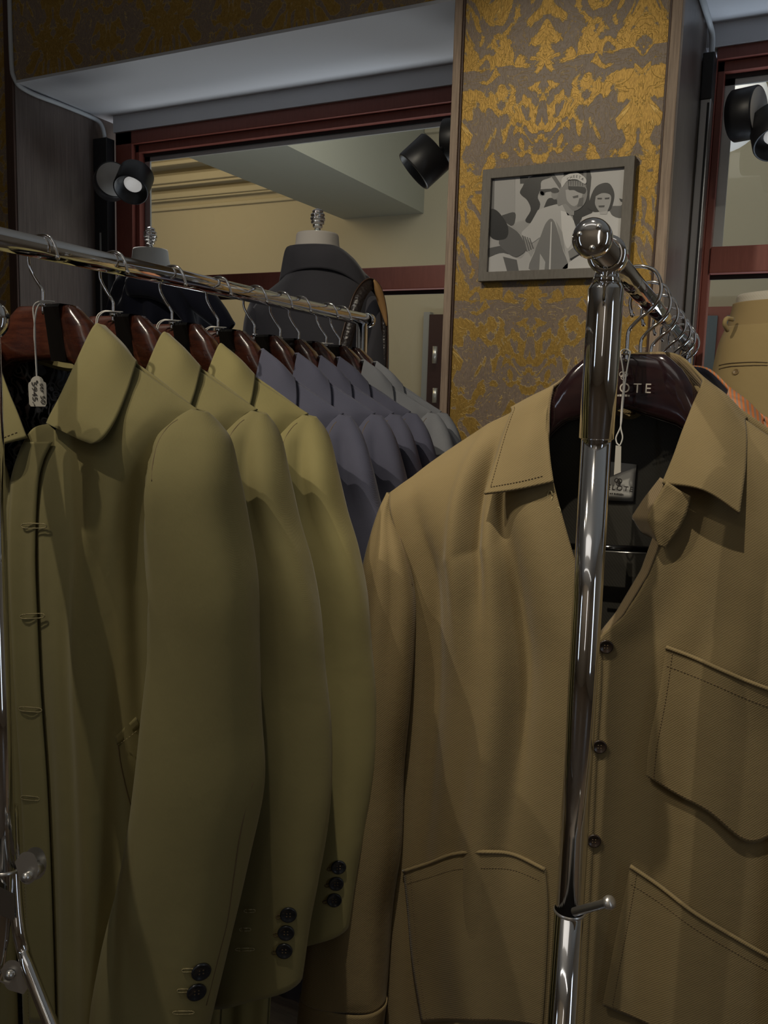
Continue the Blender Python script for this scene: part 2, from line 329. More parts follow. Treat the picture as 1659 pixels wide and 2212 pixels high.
def surf(ctrl, nu, nv, disp=None):
    C = np.asarray(ctrl, float); A = cr(C, nu); A = np.swapaxes(cr(np.swapaxes(A, 0, 1), nv), 0, 1)
    if disp is not None:
        du = np.gradient(A, axis=0); dv = np.gradient(A, axis=1); nn = np.cross(du, dv); nn /= np.linalg.norm(nn, axis=2, keepdims=True)+1e-12
        s = np.where(nn[..., 1:2] > 0, -1.0, 1.0)*nn     # towards the viewer side (-Y)
        T, S = np.meshgrid(np.linspace(0, 1, nu), np.linspace(0, 1, nv), indexing='ij')
        A = A + s*disp(S, T)[..., None]
    return A
def gfaces(nu, nv, closed=False):
    f = []
    for i in range(nu-1):
        for j in range(nv if closed else nv-1):
            k = (j+1) % nv
            f.append((i*nv+j, i*nv+k, (i+1)*nv+k, (i+1)*nv+j))
    return f
def gridobj(name, A, m, parent, closed=False, solid=0.0025, **kw):
    nu, nv = A.shape[:2]
    return mk(name, A.reshape(-1, 3), gfaces(nu, nv, closed), m, parent, solid=solid, **kw)
def lsurf(ctrl, nu, nv):
    C = np.asarray(ctrl, float); ti = np.linspace(0, C.shape[0]-1, nu); tj = np.linspace(0, C.shape[1]-1, nv)
    A = np.array([[[np.interp(t, range(C.shape[0]), C[:, j, k]) for k in range(3)] for j in range(C.shape[1])] for t in ti])
    return np.array([[[np.interp(t, range(C.shape[1]), r[:, k]) for k in range(3)] for t in tj] for r in A])
def bvh(A): 
    nu, nv = A.shape[:2]
    return BVHTree.FromPolygons([Vector(v) for v in A.reshape(-1, 3)], gfaces(nu, nv))
def hit(T, x, y, lift=0.0):
    d = Vector(ray(x, y)).normalized(); o = Vector(CAM)
    for t in (T if isinstance(T, (list, tuple)) else [T]):
        r = t.ray_cast(o, d)
        if r[0] is not None:
            n = r[1]; n = -n if n.dot(d) > 0 else n
            return np.array(r[0] + n*lift), np.array(n)
    return None, None
def text(name, body, size, m, parent, loc, right, up, ext=0.0003, spacing=1.0, align='CENTER'):
    c = bpy.data.curves.new(name, 'FONT'); c.body = body; c.size = size; c.extrude = ext; c.align_x = align; c.align_y = 'CENTER'; c.space_character = spacing
    t = bpy.data.objects.new(name, c); COL.objects.link(t); bpy.context.view_layer.update()
    me = bpy.data.meshes.new_from_object(t); bpy.data.objects.remove(t)
    r = Vector(right).normalized(); u = Vector(up).normalized(); n = r.cross(u)
    M = Matrix(((r.x, u.x, n.x, loc[0]), (r.y, u.y, n.y, loc[1]), (r.z, u.z, n.z, loc[2]), (0, 0, 0, 1)))
    me.transform(M); o0 = ORG.get(parent.name, np.zeros(3)) if parent else np.zeros(3); me.transform(Matrix.Translation(Vector(-o0)))
    me.materials.clear(); me.materials.append(m); o = bpy.data.objects.new(name, me); COL.objects.link(o)
    if parent: o.parent = parent; ORG[o.name] = o0
    return o
def button(name, c, n, r, m, parent):
    q = MB(); c = np.array(c); n = np.array(n)/np.linalg.norm(n)
    q.lathe([(0.0001, 0.0), (r, 0.0), (r*1.02, r*0.12), (r*0.95, r*0.26), (r*0.82, r*0.26), (r*0.72, r*0.16), (0.0001, r*0.14)], c, n)
    q.mi = 1; a = np.array([0, 0, 1.]); u = np.cross(n, a); u /= np.linalg.norm(u); w = np.cross(n, u)
    for sx in (-1, 1):
        for sy in (-1, 1): q.lathe([(r*0.09, r*0.15), (r*0.09, r*0.17), (0.0001, r*0.17)], c+(u*sx+w*sy)*r*0.2, n, 8)
    return q.build(name, m, parent, mats=[m, M_thread_d])
def buttonhole(name, a, b, n, m, parent, w=0.0016):
    a = np.array(a); b = np.array(b); d = (b-a); l = np.linalg.norm(d); d /= l; s = np.cross(n, d); q = MB(); k = 26; pts = []
    for i in range(k+1):
        t = 2*pi*i/k; pts.append((a+b)/2 + d*math.copysign(abs(math.cos(t))**0.35, math.cos(t))*l/2 + s*math.sin(t)*w*1.3)
    for i in range(k): 
        q.tube([pts[i]-s*0.0002, pts[i+1]+d*0.0001], 0.00062 if i % 2 else 0.00078, 5)
    return q.build(name, m, parent)
def stitches(name, pts, m, parent, step=0.0045, fill=0.6, r=0.00045):
    pts = np.array(pts); seg = np.linalg.norm(np.diff(pts, axis=0), axis=1); cum = np.concatenate([[0], np.cumsum(seg)]); q = MB(); s = 0
    f = lambda d: np.array([np.interp(d, cum, pts[:, k]) for k in range(3)])
    while s+step*fill < cum[-1]: q.tube([f(s), f(s+step*fill)], r, 4); s += step
    return q.build(name, m, parent)

# ================================================================== THE SETTING
D = 2.433; WY = 2.885; SOF = 2.63; XL = -2.825; PX0, PX1 = -1.030, -0.404
def pz(x, y, Y): return onY(x, y, Y)[2]
def pxx(x, y, Y): return onY(x, y, Y)[0]
box('floor', (-4.2, -2.6, -0.05), (2.5, 3.2, 0.0), M_floor, kind='structure')
box('ceiling', (-4.2, -2.6, 3.3), (2.5, 2.43, 3.35), M_ceilp, kind='structure')
box('wall_back', (-4.2, -2.65, 0), (2.5, -2.6, 3.3), M_shopwall, kind='structure')
box('wall_left', (-4.25, -2.6, 0), (-4.2, 2.43, 3.3), M_shopwall, kind='structure')
box('wall_right', (2.5, -2.6, 0), (2.55, 3.0, 3.3), M_shopwall, kind='structure')
q = MB(); q.box((-4.2, D, 0), (XL-0.02, 2.6, 3.3)); q.box((XL-0.02, D, SOF+0.01), (PX0, 2.6, 3.3)); q.box((PX1, D, SOF+0.01), (2.5, 2.6, 3.3))
tag(q.build('wall_front', M_wall, smooth=False), kind='structure')
q = MB(); q.box((PX0+0.022, D, 0), (PX1-0.022, WY+0.1, 3.3)); tag(q.build('wall_pillar', M_wall, smooth=False), kind='structure')
# pillar side claddings (dark wood) and corner trims
box('trim_1', (PX1-0.022, D+0.006, 0), (PX1, WY+0.1, 3.3), M_wenge, kind='structure')
box('trim_2', (PX0, D+0.006, 0), (PX0+0.022, WY+0.1, 3.3), M_wenge, kind='structure')
def trim(name, xa, xb, m, pr): return box(name, (xa, D-pr, 0), (xb, D+0.02, 3.3), m, bevel=0.002, kind='structure')
trim('trim_3', PX0-0.001, PX0+0.023, M_trim, 0.012); trim('trim_4', PX0+0.023, PX0+0.029, M_trimd, 0.006); 
trim('trim_5', PX1-0.026, PX1+0.001, M_trim, 0.012); trim('trim_6', PX1-0.033, PX1-0.026, M_trimd, 0.006)
# left reveal panel
box('wall_niche', (XL-0.03, D+0.004, 0), (XL, WY+0.1, SOF+0.02), M_wenge, kind='structure')
trim('trim_7', XL-0.045, XL-0.003, M_trimd, 0.006)
# soffits
q = MB(); q.box((XL, D+0.001, SOF), (PX0, WY+0.1, SOF+0.03)); q.box((PX1, D+0.001, SOF), (2.5, WY+0.1, SOF+0.03))
q.box((-2.755, WY-0.012, 2.565), (PX0, WY+0.1, SOF+0.02)); q.box((PX1, WY-0.012, 2.565), (2.5, WY+0.1, SOF+0.02))
tag(q.build('ceiling_soffit', M_white, smooth=False), kind='structure')
# parapet below the windows
q = MB(); q.box((XL, WY-0.02, 0), (PX0, WY+0.1, 0.55)); q.box((PX1, WY-0.02, 0), (2.5, WY+0.1, 0.55)); tag(q.build('wall_parapet', M_white, smooth=False), kind='structure')

def window(nm, x0, x1, ztop, zg, tz0, tz1, xin, left):
    root = thing(nm, ((x0+x1)/2, WY, 0.55), None, None); root['kind'] = 'structure'
    q = MB(); Y0, Y1 = WY, WY+0.05
    q.box((x0, Y0, zg+0.03), (x1, Y1, ztop))                              # head
    q.box((x0, Y0, 0.55), (xin-0.02, Y1, ztop)); q.box((x1-0.06, Y0, 0.55), (x1, Y1, ztop)); q.box((x0, Y0, 0.55), (x1, Y1, 0.62))
    q.build('window_frame', M_frame_red, root, smooth=False, bevel=0.003)
    q = MB(); q.box((xin-0.02, Y0+0.022, zg), (x1-0.06, Y1+0.02, zg+0.03)); q.box((xin-0.02, Y0+0.022, 0.6), (xin, Y1+0.02, zg+0.03))
    q.build('sash', M_frame_red, root, smooth=False, bevel=0.002)
    q = MB(); q.box((xin, Y0+0.012, tz0), (x1-0.06, Y1+0.02, tz1)); q.build('transom', M_frame_red, root, smooth=False, bevel=0.004)
    q = MB(); q.box((xin-0.002, Y0+0.05, zg-0.012), (x1-0.06, Y0+0.056, zg)); q.box((xin, Y0+0.05, tz0-0.014), (x1-0.06, Y0+0.056, tz0)); 
    q.build('gasket', M_gasket, root, smooth=False)
    q = MB(); q.box((xin, Y0+0.056, zg-0.03), (x1-0.06, Y0+0.064, zg-0.012)); q.box((xin, Y0+0.056, tz1), (xin+0.028, Y0+0.064, zg-0.012)); q.build('spacer', M_alu, root, smooth=False)
    for a, b in ((tz1, zg), (0.62, tz0)):
        q = MB(); q.box((xin, Y0+0.066, a), (x1-0.06, Y0+0.070, b)); q.build('pane', M_glass, root, smooth=False)
    return root
zg_ = pz(829.5, 262, WY+0.022); 
window('window_1', XL+0.07, PX0+0.02, 2.567, zg_, pz(967, 622, WY+0.012), pz(967, 571, WY+0.012), pxx(304, 400, WY+0.03), True)
window('window_2', -0.372, 2.5, 2.567, pz(1620, 148, WY+0.022), pz(1620, 588, WY+0.012), pz(1620, 529, WY+0.012), pxx(1566, 160, WY+0.03), False)

# arcade beyond the windows
q = MB(); q.box((-9, 6.0, 0), (8, 6.1, 3.7)); tag(q.build('wall_arcade', M_wallbeige, smooth=False), kind='structure')
tag((lambda q: (q.box((-9, 3.05, 3.7), (8, 6.1, 3.8)), q.build('ceiling_arcade', M_beam, smooth=False))[1])(MB()), kind='structure')
box('floor_arcade', (-9, 3.05, -0.05), (8, 6.1, 0), mat('arcade_floor', (0.25, 0.24, 0.22), 0.6), kind='structure')
box('trim_8', (-3.42, 2.99, 2.85), (-2.74, 6.0, 3.7), M_beam, kind='structure')
q = MB()
for z0, z1, d_ in ((3.02, 3.05, 0.03), (3.09, 3.105, 0.06), (3.105, 3.15, 0.08), (3.19, 3.21, 0.12), (3.21, 3.27, 0.15), (3.33, 3.36, 0.22), (3.45, 3.7, 0.32)): q.box((-9, 6.0-d_, z0), (-3.42, 6.0, z1))
tag(q.build('trim_9', M_wallbeige, smooth=False, bevel=0.01), kind='structure')
q = MB()
for z0, z1, d_ in ((3.40, 3.43, 0.05), (3.5, 3.53, 0.12), (3.6, 3.7, 0.2)): q.box((-2.74, 6.0-d_, z0), (4, 6.0, z1))
tag(q.build('trim_10', M_wallbeige, smooth=False, bevel=0.01), kind='structure')
# doors across the arcade
dr = thing('door_1', (-2.2, 5.98, 0), None, None); dr['kind'] = 'structure'
a = onY(930, 680, 5.95); b = onY(1010, 680, 5.95)
q = MB(); q.box((a[0], 5.93, 0), (b[0], 6.0, a[2])); q.build('door_leaf', M_doorred, dr, smooth=False)
q = MB(); q.box((a[0]-0.05, 5.94, 0), (a[0], 6.0, a[2]+0.02)); q.build('door_jamb', M_alu, dr, smooth=False)
for (yy0, yy1) in ((748, 785), (838, 870)):
    p = onY(940, yy0, 5.88); p2 = onY(939, yy1, 5.88); q = MB(); q.tube([p, (p[0], p[1], p2[2])], 0.018); q.build('door_handle', M_chromed, dr)
dr = thing('window_3', (0.5, 5.95, 0), None, None); dr['kind'] = 'structure'
a = onY(1500, 665, 5.95); b = onY(1700, 663, 5.95); c = onY(1553, 684, 5.95); e = onY(1573, 684, 5.95)
q = MB(); q.box((a[0], 5.9, 0), (b[0], 5.99, a[2])); q.build('window_frame', M_frame_red, dr, smooth=False)
q = MB(); q.box((a[0], 5.88, 0.1), (c[0], 5.9, c[2])); q.box((e[0], 5.88, 0.1), (b[0]-.1, 5.9, c[2])); q.build('pane', M_dglass, dr, smooth=False)
# glowing globe lamp in the arcade
gc = P(1560, 232, 4.3); g = thing('globe_lamp', gc, 'large white glowing globe lamp seen through the right window behind the black spotlight', 'lamp')
q = MB(); R0 = 0.215; q.lathe([(max(0.0001, R0*math.sin(t)), -R0*math.cos(t)) for t in np.linspace(0, pi, 25)], gc, n=40); q.build('globe', M_globe, g)
q = MB(); q.tube([(gc[0], gc[1], gc[2]+R0-0.01), (gc[0], gc[1], 3.7)], 0.012); q.build('stem', M_chromed, g)

# white cables along the reveals
def cable(pts, label):
    q = MB(); q.tube(cr(np.array(pts), 40), 0.0085, 10); tag(q.build('cable', M_cable), label, 'cable')
cable([(XL-0.005, D-0.006, 3.2), (XL-0.005, D-0.006, 2.75), (XL+0.004, D+0.0, 2.645), (XL+0.010, D+0.06, 2.617), (XL+0.009, D+0.22, 2.618), (XL+0.009, D+0.36, 2.617), (XL+0.03, D+0.405, 2.60), (XL+0.05, D+0.41, 2.55), (XL+0.052, D+0.41, 2.50)], 'white cable running along the top of the left dark wood reveal into the lamp track')
cable([(PX1+0.009, D+0.1, 2.620), (PX1+0.010, D+0.3, 2.619), (PX1+0.012, D+0.38, 2.615), (PX1+0.020, D+0.415, 2.58), (PX1+0.021, D+0.415, 2.50)], 'white cable running down beside the pillar into the right lamp track')

# ------------------------------------------------------------------ track lights
def cyl(q, c, ax, r, h, inner=True):
    pr = [(0.0001, 0), (r*0.94, 0), (r, r*0.06), (r, h-r*0.04), (r*0.98, h)]
    if inner: pr += [(r*0.90, h), (r*0.86, h-0.35*h), (0.0001, h-0.36*h)]
    else: pr += [(0.0001, h)]
    q.lathe(pr, c, ax, 40)
def tracklight(label, x0, x1, y, ztop, drumc, drumax, headc, headax, r, lit, dh=0.05, hh=0.062, face=None):
    root = thing('track_spotlight', (x0, y, ztop-0.3), label, 'lamp', 'black spotlights on vertical tracks')
    q = MB(); cyl(q, drumc, drumax, r, dh, False); q.build('base_drum', M_blackm, root)
    if face is not None:
        q = MB(); f = np.array(drumc)+np.array(drumax)/np.linalg.norm(drumax)*(dh+0.0006); q.lathe([(r*0.93, 0), (r*0.93, 0.001), (0.0001, 0.001)], f, drumax, 40); q.build('drum_face', face, root)
    hd = (lambda q: (cyl(q, headc, headax, r*0.97, hh), q.build('lamp_head', M_blackm, root))[1])(MB())
    ax = np.array(headax)/np.linalg.norm(headax); q = MB(); q.lathe([(r*0.50, 0), (r*0.48, 0.003), (r*0.3, 0.006), (0.0001, 0.007)], np.array(headc)+ax*(hh*0.645), ax, 30)
    q.build('lens', M_lens if lit else M_chromed, hd)
    j0 = np.array(drumc)+np.array(drumax)/np.linalg.norm(drumax)*dh*0.6; j1 = np.array(headc)+ax*0.02
    q = MB(); q.tube([j0, j1], 0.008); q.build('joint', M_blackm, root)
    return root
def track(x0, x1, y0, y1, ztop, label, slot):
    root = thing('light_track', (x0, y0, 0.7), label, 'lamp track', 'vertical lamp tracks')
    q = MB(); q.box((x0, y0, 0.7), (x1, y1, ztop)); q.build('rail', M_blackm if slot else M_steel, root, smooth=False, bevel=0.003)
    q = MB(); q.box((x0-0.001, y0-0.003, ztop-0.13), (x1+0.001, y1, ztop+0.002)); q.build('end_cap', M_blackm, root, smooth=False, bevel=0.003)
    q = MB()
    if slot: q.box((x0+0.4*(x1-x0), y0-0.0025, 0.75), (x0+0.52*(x1-x0), y0+0.001, ztop-0.38)); q.build('conductor', M_alu, root, smooth=False)
    else: q.box((x1-0.010, y0-0.004, 0.75), (x1-0.004, y0+0.001, ztop-0.14)); q.build('conductor', M_gasket, root, smooth=False)
    return root
ty = WY-0.055; a = onY(212, 300, ty); b = onY(248, 300, ty)
track(XL+0.002, XL+0.075, ty, WY-0.01, a[2], 'black vertical lamp track in the corner left of the big window', True)
ty2 = WY-0.07; track(PX1+0.003, PX1+0.034, ty2, WY-0.01, pz(1540, 113, ty2), 'grey metal lamp track on the right side of the wallpapered pillar', False)
q = MB(); p0 = onY(1545, 240, ty2-0.01); p1 = onY(1560, 300, ty2-0.01)
tracklight('lit black spotlight on the track left of the big window, its white lens glowing', 0, 0, ty, 2.3, P(238, 398, 3.42), (0.80, -0.60, 0.05), P(296, 376, 3.32), (0.24, -0.62, -0.75), 0.068, True, dh=0.075, hh=0.10, face=M_drumface)
tracklight('unlit black spotlight angled down-left beside the left edge of the wallpapered pillar', 0, 0, ty, 2.3, P(1010, 303, 2.76), (-1, -0.12, 0.0), P(942, 326, 2.70), (-0.62, -0.32, -0.66), 0.070, False, dh=0.075, hh=0.095)
tracklight('black double-drum spotlight mounted on the right track in front of the globe lamp', 0, 0, ty2, 2.3, P(1584, 252, 2.47), (1, -0.30, 0.0), P(1672, 258, 2.42), (0.22, -0.45, -0.82), 0.070, True, dh=0.072, hh=0.09, face=M_drumface)
spot('niche_lamp_beam', P(299, 400, 3.16), (-0.9, 0.8, 0.6), 14, NEUT, 70, 0.6, 0.02)

# ------------------------------------------------------------------ framed photo
PY = D-0.016
pf = thing('framed_photo', onY(1200, 605, PY), 'black-and-white photo in a grey wooden frame on the gold damask pillar', 'picture')
fo = [onY(*c, PY-0.004) for c in ((1043, 368), (1375, 336), (1360, 600), (1035, 606))]
x0_, x1_ = (fo[0][0]+fo[3][0])/2, (fo[1][0]+fo[2][0])/2-0.004; z1_, z0_ = (fo[0][2]+fo[1][2])/2, (fo[3][2]+fo[2][2])/2; fw = 0.026
q = MB()
ox = [(x0_, z0_), (x1_, z0_), (x1_, z1_), (x0_, z1_)]; ix = [(x0_+fw, z0_+fw), (x1_-fw, z0_+fw), (x1_-fw, z1_-fw), (x0_+fw, z1_-fw)]
for k in range(4):
    o1, o2, i1, i2 = ox[k], ox[(k+1) % 4], ix[k], ix[(k+1) % 4]
    ya, yb = PY-0.010, PY+0.014
    V = [(o1[0], ya, o1[1]), (o2[0], ya, o2[1]), (i2[0], ya, i2[1]), (i1[0], ya, i1[1]), (o1[0], yb, o1[1]), (o2[0], yb, o2[1]), (i2[0], yb, i2[1]), (i1[0], yb, i1[1])]
    q.add(V, [(0, 1, 2, 3), (4, 7, 6, 5), (0, 4, 5, 1), (3, 2, 6, 7)])
q.build('frame', M_pframe, pf, smooth=False, bevel=0.0012)
greys = {}
def gm(v):
    k = int(v*100)
    if k not in greys: greys[k] = mat('photo_grey', (v, v*0.98, v*0.95), 0.35, spec=0.4)
    return greys[k]
pc = MB(); pm = []
def poly(pts, g, lay):
    V = []
    for (zx, zy) in pts:
        w = onY(1020+zx/4.366, 330+zy/4.366, PY+0.002-lay*0.00025)
        V.append((min(max(w[0], x0_+fw-.001), x1_-fw+.001), w[1], min(max(w[2], z0_+fw-.001), z1_-fw+.001)))
    m_ = gm(min(.9, (g*1.35)**1.35))
    if m_ not in pm: pm.append(m_)
    pc.mi = pm.index(m_)
    c = np.array(V); cc = cr(np.concatenate([c, c[:1]]), len(c)*4)[:-1] if len(c) > 4 else c
    cc[:, 0] = np.clip(cc[:, 0], x0_+fw-.001, x1_-fw+.001); cc[:, 2] = np.clip(cc[:, 2], z0_+fw-.001, z1_-fw+.001)
    pc.add(cc, [tuple(range(len(cc)))])
def oval(cx, cy, rx, ry, g, lay, n=18): poly([(cx+rx*math.cos(2*pi*k/n), cy+ry*math.sin(2*pi*k/n)) for k in range(n)], g, lay)
poly([(100, 150), (1500, 80), (1500, 1200), (100, 1200)], 0.42, 0)
poly([(1100, 120), (1500, 90), (1500, 620), (1100, 600)], 0.50, 1)
poly([(215, 245), (405, 235), (405, 565), (180, 560)], 0.40, 1); poly([(150, 240), (212, 240), (205, 540), (150, 570)], 0.20, 2)
poly([(405, 200), (900, 170), (900, 520), (405, 660)], 0.46, 1); poly([(280, 590), (400, 562), (402, 650), (370, 690), (300, 640)], 0.12, 2)
poly([(450, 230), (530, 225), (520, 290), (452, 292)], 0.08, 2); poly([(730, 190), (770, 190), (860, 330), (830, 350)], 0.16, 2)
poly([(500, 260), (590, 205), (730, 195), (742, 230), (655, 265), (645, 340), (618, 420), (640, 500), (565, 655), (500, 640), (552, 540), (520, 450), (470, 405), (450, 370), (480, 310)], 0.06, 3)
poly([(640, 345), (750, 340), (745, 362), (690, 372), (680, 400), (645, 392)], 0.08, 4); oval(655, 385, 22, 22, 0.3, 4)
poly([(865, 150), (1110, 130), (1105, 440), (1135, 560), (1030, 620), (975, 780), (940, 560), (865, 500)], 0.05, 2)
poly([(1050, 140), (1080, 138), (1075, 320), (1050, 320)], 0.22, 3)
poly([(672, 525), (720, 430), (800, 445), (840, 500), (760, 505)], 0.05, 4); oval(780, 395, 34, 46, 0.34, 5); oval(778, 355, 40, 26, 0.08, 6)
poly([(140, 900), (300, 870), (350, 970), (140, 1000)], 0.15, 3); poly([(140, 990), (290, 945), (450, 1000), (520, 930), (560, 1150), (140, 1160)], 0.50, 4)
poly([(290, 980), (420, 1010), (440, 1130), (330, 1130)], 0.18, 5); poly([(370, 690), (480, 650), (560, 670), (470, 770)], 0.40, 3)
poly([(620, 540), (720, 505), (840, 485), (910, 560), (985, 720), (1000, 900), (920, 1000), (890, 1160), (530, 1160), (600, 900), (640, 800), (560, 850), (500, 800), (465, 755), (545, 670)], 0.52, 5)
poly([(640, 800), (700, 655), (770, 640), (850, 900), (885, 1150), (545, 1150), (590, 930)], 0.27, 6); poly([(742, 650), (752, 650), (738, 1130), (722, 1130)], 0.6, 7)
poly([(640, 950), (690, 1030), (680, 1150), (630, 1130)], 0.5, 7)
poly([(835, 545), (900, 570), (965, 660), (960, 790), (900, 905), (850, 760)], 0.66, 7); poly([(790, 640), (850, 750), (880, 960), (840, 870)], 0.4, 7)
poly([(330, 680), (440, 760), (505, 900), (455, 965), (380, 975), (250, 850)], 0.18, 6); poly([(140, 600), (180, 530), (250, 560), (335, 690), (325, 800), (230, 820), (140, 770)], 0.05, 7)
for k in range(4): poly([(470+k*22, 780+k*8), (480+k*22, 780+k*8), (520+k*20, 930-k*10), (508+k*20, 930-k*10)], 0.2, 7)
poly([(845, 480), (965, 480), (960, 590), (900, 590)], 0.36, 7)
poly([(800, 430), (835, 320), (900, 265), (1020, 275), (1085, 350), (1060, 480), (960, 550), (880, 480), (810, 500)], 0.30, 8)
poly([(880, 350), (1010, 335), (1040, 390), (1010, 460), (960, 505), (895, 450)], 0.46, 9); poly([(905, 315), (1060, 325), (1062, 385), (1000, 372), (960, 352), (912, 350)], 0.04, 10)
poly([(945, 412), (1000, 398), (1000, 422), (955, 430)], 0.14, 10); poly([(1010, 430), (1050, 420), (1040, 500), (990, 510)], 0.18, 10)
for k in range(7): poly([(900+k*22, 262), (914+k*22, 262), (912+k*22, 305), (906+k*22, 318)], 0.14, 10)
poly([(838, 300), (850, 238), (920, 198), (1000, 192), (1072, 245), (1064, 295), (985, 252), (900, 262), (850, 325)], 0.60, 11)
poly([(1035, 610), (1150, 565), (1290, 555), (1420, 600), (1460, 1160), (860, 1160), (1000, 960), (1015, 800)], 0.60, 6)
poly([(905, 930), (1000, 860), (1030, 940), (920, 1000)], 0.30, 8); poly([(920, 1000), (1030, 940), (1020, 960), (930, 1015)], 0.04, 9)
poly([(1400, 500), (1300, 510), (1320, 590), (1440, 610), (1440, 490)], 0.18, 7)
poly([(1085, 520), (1140, 360), (1200, 298), (1290, 288), (1338, 380), (1322, 490), (1290, 545), (1150, 555)], 0.05, 8)
poly([(1165, 410), (1230, 380), (1305, 400), (1302, 480), (1262, 565), (1210, 565), (1160, 490)], 0.42, 9); poly([(1180, 425), (1225, 425), (1222, 440), (1182, 440)], 0.08, 10); poly([(1250, 425), (1295, 420), (1292, 437), (1252, 440)], 0.08, 10)
poly([(1190, 498), (1250, 495), (1246, 514), (1196, 516)], 0.12, 10); poly([(1200, 560), (1280, 545), (1270, 580), (1205, 580)], 0.5, 10)
poly([(1385, 430), (1430, 440), (1440, 470), (1400, 460)], 0.06, 3)
pc.build('photo_print', None, pf, smooth=False, mats=pm)
for i, ch in enumerate('CHEETA'):
    px, py = 905+i*27, [248, 232, 224, 224, 232, 248][i]; w = onY(1020+px/4.366, 330+py/4.366, PY-0.0014); an = math.radians([24, 14, 4, -6, -16, -28][i])
    text('lettering', ch, 0.0095, gm(0.1), pf, w, (math.cos(an), 0, math.sin(an)), (-math.sin(an), 0, math.cos(an)), 0.0001)

# ================================================================== RACKS
def rodx_r(Y): return -0.213 - 0.0737*(Y-0.947)
def rodx_l(Y): return -0.876 - 0.0500*(Y-0.729)
ZR, ZL = 1.652, 1.670
rr = thing('garment_rack', (rodx_r(0.93), 0.93, 0), 'chrome garment rack on the right, its near post standing in front of the tan overshirt', 'clothes rack', 'chrome garment racks')
q = MB(); q.tube([(rodx_r(0.835), 0.835, ZR), (rodx_r(2.33), 2.33, ZR)], 0.0135, 28); q.build('rail', M_chrome, rr)
q = MB(); c0 = (rodx_r(0.822), 0.822, ZR); ax = (-0.07, 1, 0); ax = (0.0737, -1, 0)
q.lathe([(0.0001, 0.0075), (0.010, 0.0070), (0.0155, 0.0050), (0.0182, 0.001), (0.0184, -0.006), (0.0165, -0.013), (0.0137, -0.014)], c0, ax, 36)
cap_ = q.build('end_cap', M_chrome, rr)
q = MB()
for aa in (0.9, 2.9, 4.9): q.lathe([(0.0001, 0.003), (0.0022, 0.002), (0.0034, -0.001)], (c0[0]+math.cos(aa)*0.0105+0.0005, 0.8158, c0[2]+math.sin(aa)*0.0105), (0.07, -1, 0), 14)  # three small raised dots on the cap face
q.build('cap_bump', M_chromed, cap_)
def ringpts(c, ax, R, n=36):
    ax = np.array(ax, float)/np.linalg.norm(ax); u = np.cross(ax, [0, 0, 1.]); u /= np.linalg.norm(u); w = np.cross(ax, u); return [np.array(c)+R*(math.cos(2*pi*k/n)*u+math.sin(2*pi*k/n)*w) for k in range(n+1)]
for yy, nm in ((0.925, 'rail_clamp'), (2.25, 'rail_clamp')):
    q = MB(); ax = np.array((-0.0737, 1, 0)); ax /= np.linalg.norm(ax); c_ = np.array((rodx_r(yy), yy, ZR))
    q.lathe([(0.0142, -0.012), (0.0192, -0.012), (0.0200, -0.009), (0.0200, 0.009), (0.0192, 0.012), (0.0142, 0.012)], c_, ax, 36)
    q.tube([c_+(0, 0, -0.016), c_+(0, 0, -0.030)], [0.012, 0.0155], 24); q.build(nm, M_chrome, rr)
pxp = lambda y, z0: onY(0, 0, 1)
def postx(px, py): return P(px, py, 0.95)
pt = np.array((rodx_r(0.925), 0.925, ZR-0.028)); pb_ = np.array((rodx_r(0.925)+0.003, 0.925, 0.0))
q = MB(); q.tube([pt, pt+(0, 0, -0.006), pt+(0, 0, -0.16), pt+(0, 0, -0.1615)], [0.0155, 0.0185, 0.0185, 0.0165], 32); q.build('upper_sleeve', M_chrome, rr)
q = MB(); q.tube([pt+(0, 0, -0.15), (pb_[0], pb_[1], 0.92)], 0.0160, 32); q.build('post', M_chrome, rr)
q = MB(); q.tube([(pb_[0], pb_[1], 0.925), (pb_[0], pb_[1], 0.06)], 0.0172, 32); lowp = q.build('post_sleeve', M_chrome, rr)
q = MB(); q.lathe([(0.0172, -0.002), (0.0186, 0.0), (0.0172, 0.002)], (pb_[0], pb_[1], 0.925), n=32); q.build('collar_ring', M_chromed, lowp)
kb = P(1240, 1970, 0.965); ke = P(1322, 1948, 0.93); kv = ke-kb; 
q = MB(); q.tube([kb, kb+kv*0.85, kb+kv*0.87, kb+kv*0.93, kb+kv*1.0, kb+kv*1.02], [0.0048, 0.0050, 0.0070, 0.0078, 0.0066, 0.002], 18); q.build('locking_pin', M_chromed, rr)
q = MB(); q.tube([(rodx_r(2.25), 2.25, ZR-0.028), (rodx_r(2.25), 2.25, 0.06)], 0.0165, 24); q.build('post', M_chrome, rr)
q = MB(); q.box((rodx_r(1.6)-0.02, 0.88, 0.05), (rodx_r(1.6)+0.06, 2.3, 0.08)); q.build('base_bar', M_chrome, rr, smooth=False, bevel=0.004)
for yy in (0.925, 2.25):
    q = MB(); q.box((rodx_r(yy)-0.24, yy-0.018, 0.035), (rodx_r(yy)+0.24, yy+0.018, 0.06)); q.tube([(rodx_r(yy)-0.22, yy, 0.0), (rodx_r(yy)-0.22, yy, 0.04)], 0.018); q.tube([(rodx_r(yy)+0.22, yy, 0.0), (rodx_r(yy)+0.22, yy, 0.04)], 0.018); q.build('foot', M_chrome, rr, smooth=False)

